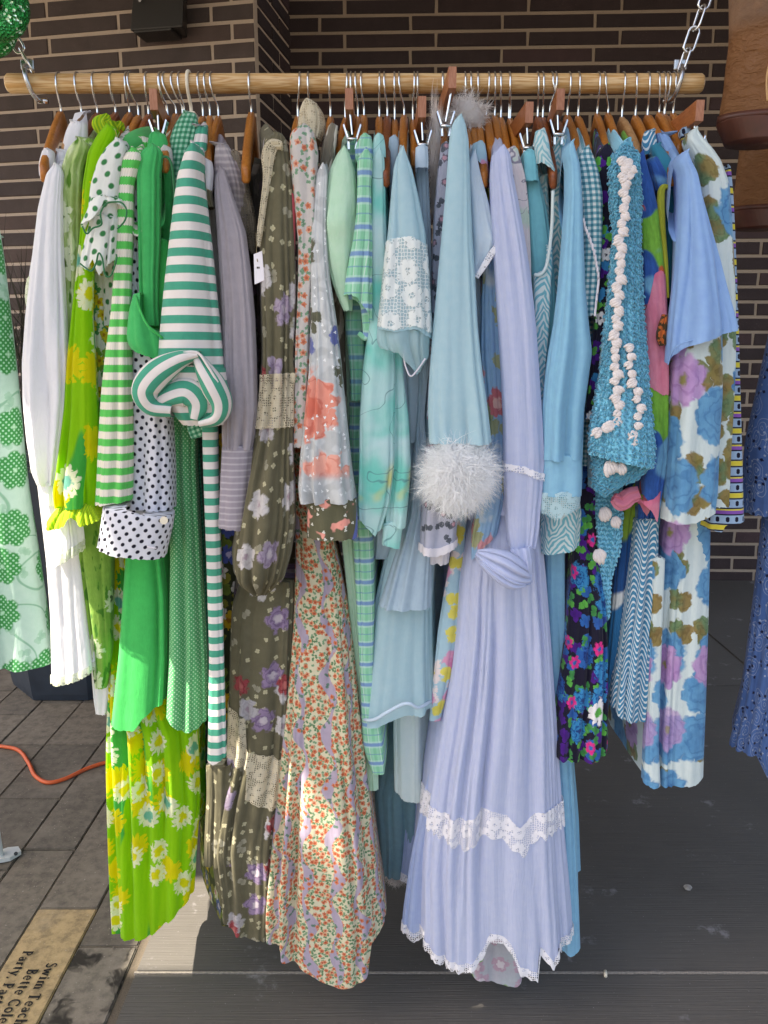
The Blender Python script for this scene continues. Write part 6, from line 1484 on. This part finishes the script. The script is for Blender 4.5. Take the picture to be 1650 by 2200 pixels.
def stitches(name, src, mat, sr, sc, size, seed, keep=lambda p: True):
    """short crossed yarn stitches laid over the front of a crocheted tube"""
    me = src.data; P = np.zeros(len(me.vertices) * 3); me.vertices.foreach_get('co', P); P = P.reshape(-1, 3)
    Nn = np.zeros(len(me.vertices) * 3); me.vertices.foreach_get('normal', Nn); Nn = Nn.reshape(-1, 3); w = src['cols'] + 1; m = src['rws'] + 1
    r = np.random.RandomState(seed); base = MB(); bmesh.ops.create_icosphere(base.bm, subdivisions=1, radius=1.0)
    bv = np.array([v.co for v in base.bm.verts]); bf = np.array([[v.index for v in q.verts] for q in base.bm.faces]); base.bm.free(); V = []; Fc = []; k = 0
    for i in range(2, m - 1, sr):
        for j in range((i // sr) % 2 * (sc // 2), w - 1, sc):
            p = P[i * w + j]; q = P[i * w + min(j + 1, w - 1)]; dn = P[min(i + 1, m - 1) * w + j] - p
            if p[1] > src['front'] + .012: continue
            e1 = q - p; e1 /= np.linalg.norm(e1) + 1e-9; e2 = dn / (np.linalg.norm(dn) + 1e-9); nn = np.cross(e1, e2); nn = nn if nn[1] < 0 else -nn
            for s in (-1, 1):
                t = .6 * s + r.randn() * .15; ax = e2 * math.cos(t) + e1 * math.sin(t); bx = np.cross(nn, ax); sz = size * (.85 + .3 * r.rand())
                V.append(p + nn * size * .35 + e1 * s * size * .55 + (bv[:, :1] * ax * sz * 1.35 + bv[:, 1:2] * bx * sz * .55 + bv[:, 2:] * nn * sz * .55)); Fc.append(bf + k); k += len(bv)
    V = np.concatenate(V); o = link(name, mesh_np(name, V, np.concatenate(Fc), V[:, [0, 2]].copy()), M[mat], g.t); o['kind'] = 'stuff'; return o
cro = [o for o in g.t.children if 'cols' in o.keys()]
for o, mt_, sd in zip(cro, ('yarn_blue', 'yarn_dark', 'yarn_dark'), (1, 2, 3)): stitches('crochet_stitches', o, mt_, 2 if sd < 3 else 2, 4, .0034, sd)
def puff(px, py, s, Y, ang=0.0, col='yarn_white'):
    """cluster of fat white strands meeting at a point"""
    b = MB(); P0 = Vector(at(px, py, Y)); k = .00080 * s; rr_ = random.Random(int(px * 7 + py))
    for i, da in enumerate((-1.5, -.5, .5, 1.5)):
        th_ = ang + da * .16; d = Vector((math.sin(th_), 0, -math.cos(th_))); sd = Vector((math.cos(ang), 0, math.sin(ang))); n_ = rr_.uniform(.85, 1.15) * (1.15 - .12 * abs(da))
        b.tube([P0 + sd * k * da * 3.4 * math.sin(.5 + 2.4 * l) + d * k * 24 * n_ * l + Vector((0, -.0016 * math.sin(l * 3.1) + rr_.uniform(-.0005, .0005), 0)) for l in (0, .2, .4, .6, .8, 1.0)], [k * q * rr_.uniform(.9, 1.1) for q in (1.8, 3.4, 4.6, 4.8, 4.0, 2.0)], 8)
    return b.build('puff_stitch', M[col], g.t, True)
def puff_chain(path, step, s):
    P = np.array(smooth_path(path, 10)); L = np.concatenate(([0], np.cumsum(np.linalg.norm(np.diff(P, axis=0), axis=1))))
    for i, l in enumerate(np.arange(0, L[-1], step)):
        x, y = np.interp(l, L, P[:, 0]), np.interp(l, L, P[:, 1]); sg = 1 if i % 2 else -1
        puff(x - sg * 7 * s + rng.uniform(-1.5, 1.5), y, s * rng.uniform(.85, 1.1), -.263, sg * rng.uniform(.8, 1.15))
puff_chain([(1342, 340), (1342, 400), (1342, 450), (1334, 500), (1333, 560), (1329, 620), (1325, 680), (1321, 735), (1323, 790), (1327, 850), (1326, 900)], 17, .82)
puff_chain([(1356, 742), (1354, 790), (1367, 830), (1373, 880), (1366, 920), (1360, 950)], 19, .78)
puff_chain([(1316, 908), (1300, 914), (1284, 922)], 17, .9)
puff_chain([(1352, 344), (1358, 360), (1354, 384)], 15, .7)
for px, py, s in ((1308, 990, 1.3), (1330, 994, 1.0)): puff(px, py, s, -.250, .3)
for px, py, s in ((1296, 1090, 1.2), (1320, 1110, 1.0), (1284, 1180, 1.3)): puff(px, py, s, -.168, .3)
# 36 abstract
g = G('abstract_blouse', 'green and blue painterly blouse with one huge pink poppy', 'blouse', 1336)
RA = '344 1368 1386;390 1370 1400;450 1374 1412;520 1378 1420;600 1380 1427;700 1380 1431;800 1378 1432;900 1384 1432;980 1388 1432;1040 1380 1422;1116 1384 1412'
g.c('sleeve', RA, 'abstract', Y=-.195, dep=.05, nf=5, a=.07, hem=[(1376, 1050), (1395, 1090), (1408, 1118), (1424, 1060)], uo=.03)
sA = SEED[0]
g.c('poppy_print', RA, 'abstract_pink', Y=-.195, dep=.05, nf=5, a=.07, top=[(1378, 690), (1390, 640), (1400, 590), (1415, 582), (1432, 600)], hem=[(1378, 800), (1386, 826), (1400, 838), (1416, 848), (1432, 846)], seed=sA, infl=.8, cap=False)
g.l('poppy_pods', [(1428, 676, 5), (1424, 700, 9), (1420, 722, 10), (1424, 742, 7)], 'abstract_pod', Y=-.222, nf=6, a=.3)
g.c('pink_corner', '1050 1378 1420;1116 1380 1414', 'abstract_pink', Y=-.197, dep=.05, nf=3, a=.05, top=[(1376, 1076), (1400, 1070), (1416, 1050)], hem=[(1376, 1078), (1395, 1096), (1409, 1120), (1420, 1070)], neck=None, cap=False)
g.body('body', '360 1360 1390;500 1366 1400;900 1375 1420;1100 1370 1405;1200 1366 1400', 'abstract', Y=-.13, dep=.2)
g.l('ruffle', [(1318, 1068, 10), (1336, 1078, 18), (1352, 1066, 18), (1372, 1060, 16)], 'abstract_pink', Y=-.185, nf=7, a=.22)
# 37 lime trimmed sleeveless
g = G('lime_trim_dress', 'blue swirl sleeveless dress with lime piping and white rays', 'dress', 1365)
g.c('strap', '344 1388 1416;370 1396 1430;396 1404 1440;410 1408 1440', 'abstract', Y=-.185, dep=.08, nf=3, a=.04)
g.l('piping', [(1436, 402, 5), (1424, 404, 7), (1420, 430, 8), (1424, 500, 6), (1430, 570, 5), (1434, 640, 3)], 'lime_trim', Y=-.20, nf=3, a=.1)
g.body('body', '420 1404 1424;600 1412 1430;900 1400 1430;1100 1330 1376;1300 1316 1362;1420 1304 1350;1504 1296 1344', 'retro_blue', Y=-.10, dep=.2, nf=6)
# 38 teal tank
g = G('teal_tank', 'plain teal tank with scooped armhole and bare hanger tip', 'top', 1391)
g.c('strap', '314 1398 1420;340 1402 1440;380 1420 1458', 'teal', Y=-.18, dep=.09, nf=3, a=.03)
g.c('armhole', '410 1424 1462;480 1424 1458;560 1430 1450;640 1438 1446', 'teal', Y=-.17, dep=.03, nf=2, a=.03)
g.body('body', '420 1428 1456;600 1430 1450;900 1425 1450;1100 1380 1420;1150 1370 1412', 'teal', Y=-.12, dep=.2)
# 39 zigzag
g = G('wave_print_dress', 'blue and white wavy line dress with zigzag collar', 'dress', 1391)
g.c('collar', '284 1384 1406;304 1376 1410;334 1384 1412', 'wave_print', Y=-.155, dep=.10, nf=3, a=.03)
g.body('skirt', '1116 1368 1412;1200 1360 1410;1300 1348 1402;1400 1334 1392;1500 1316 1386;1545 1314 1382', 'wave_print', Y=-.135, dep=.15, hem=[(1312, 1516), (1330, 1532), (1352, 1540), (1384, 1542)], nf=6, a=.14, sh=0)
# 40 periwinkle
g = G('periwinkle_blouse', 'plain periwinkle blouse with wide flared short sleeve', 'blouse', 1416)
g.body('body', '290 1408 1434;340 1424 1462;420 1444 1478;600 1444 1470;760 1440 1462', 'peri', Y=-.145)
g.c('sleeve', '350 1444 1474;380 1454 1490;430 1456 1502;500 1453 1520;560 1450 1536;620 1446 1550;680 1441 1566;708 1439 1573;790 1434 1560', 'peri', Y=-.23, dep=.06, nf=4, a=.07, fb=.03, hem=[(1434, 788), (1442, 764), (1458, 748), (1500, 732), (1540, 718), (1573, 708)])
g.e('hem_stitch', [(1435, 784), (1443, 758, -.25), (1458, 741, -.262), (1500, 726, -.268), (1540, 712, -.262), (1572, 703, -.235)], 'peri', Y=-.24, rad=.0012)
# 41 roses
g = G('rose_print_dress', 'white dress with watercolour blue and violet roses and olive leaves', 'dress', 1446)
g.body('body', '300 1488 1516;360 1500 1540;500 1500 1545;800 1470 1540;1000 1440 1530;1110 1428 1518;1300 1408 1512;1500 1394 1506;1600 1388 1502;1672 1386 1500', 'rose_print', Y=-.11, hem=[(1384, 1664), (1440, 1668), (1480, 1666), (1500, 1650)], nf=6, a=.09, n=110)
g.c('front_facing', '1200 1402 1428;1400 1394 1420;1600 1386 1414;1686 1383 1417', 'rose_print', Y=-.15, dep=.03, nf=3, a=.05, neck=None, hem=[(1382, 1680), (1400, 1688), (1418, 1684)])
g.c('upper_sleeve', '296 1470 1506;318 1478 1526;350 1496 1548;400 1504 1564;480 1508 1569;560 1514 1573;640 1524 1576;720 1534 1577;800 1540 1576;880 1540 1572;980 1536 1566;1088 1524 1560', 'rose_leaf', Y=-.198, dep=.06, nf=5, a=.08, sh=.03)
g.c('sleeve', '690 1452 1545;760 1447 1546;850 1442 1546;950 1436 1540;1050 1431 1536;1118 1430 1528', 'rose_print', Y=-.212, dep=.06, nf=4, a=.06, hem=[(1428, 1118), (1480, 1118), (1530, 1098)], neck=None)
# 42 pop stripe
g = G('pop_stripe_shirt', 'striped shirt in yellow, violet and blue with black dots, last on the rail', 'shirt', 1446, Y=-.16)
g.c('sleeve', '376 1556 1570;420 1558 1574;500 1560 1578;600 1562 1582;700 1560 1586;800 1556 1588;900 1548 1590;1000 1536 1592;1080 1524 1593;1134 1516 1594', 'pop_stripe', dep=.05, nf=4, a=.05, hem=[(1514, 1132), (1540, 1138), (1545, 1122), (1594, 1116)])
g.c('collar', '276 1464 1482;292 1458 1488;312 1470 1486', 'pop_stripe', Y=-.13, dep=.08, nf=3, a=.04)
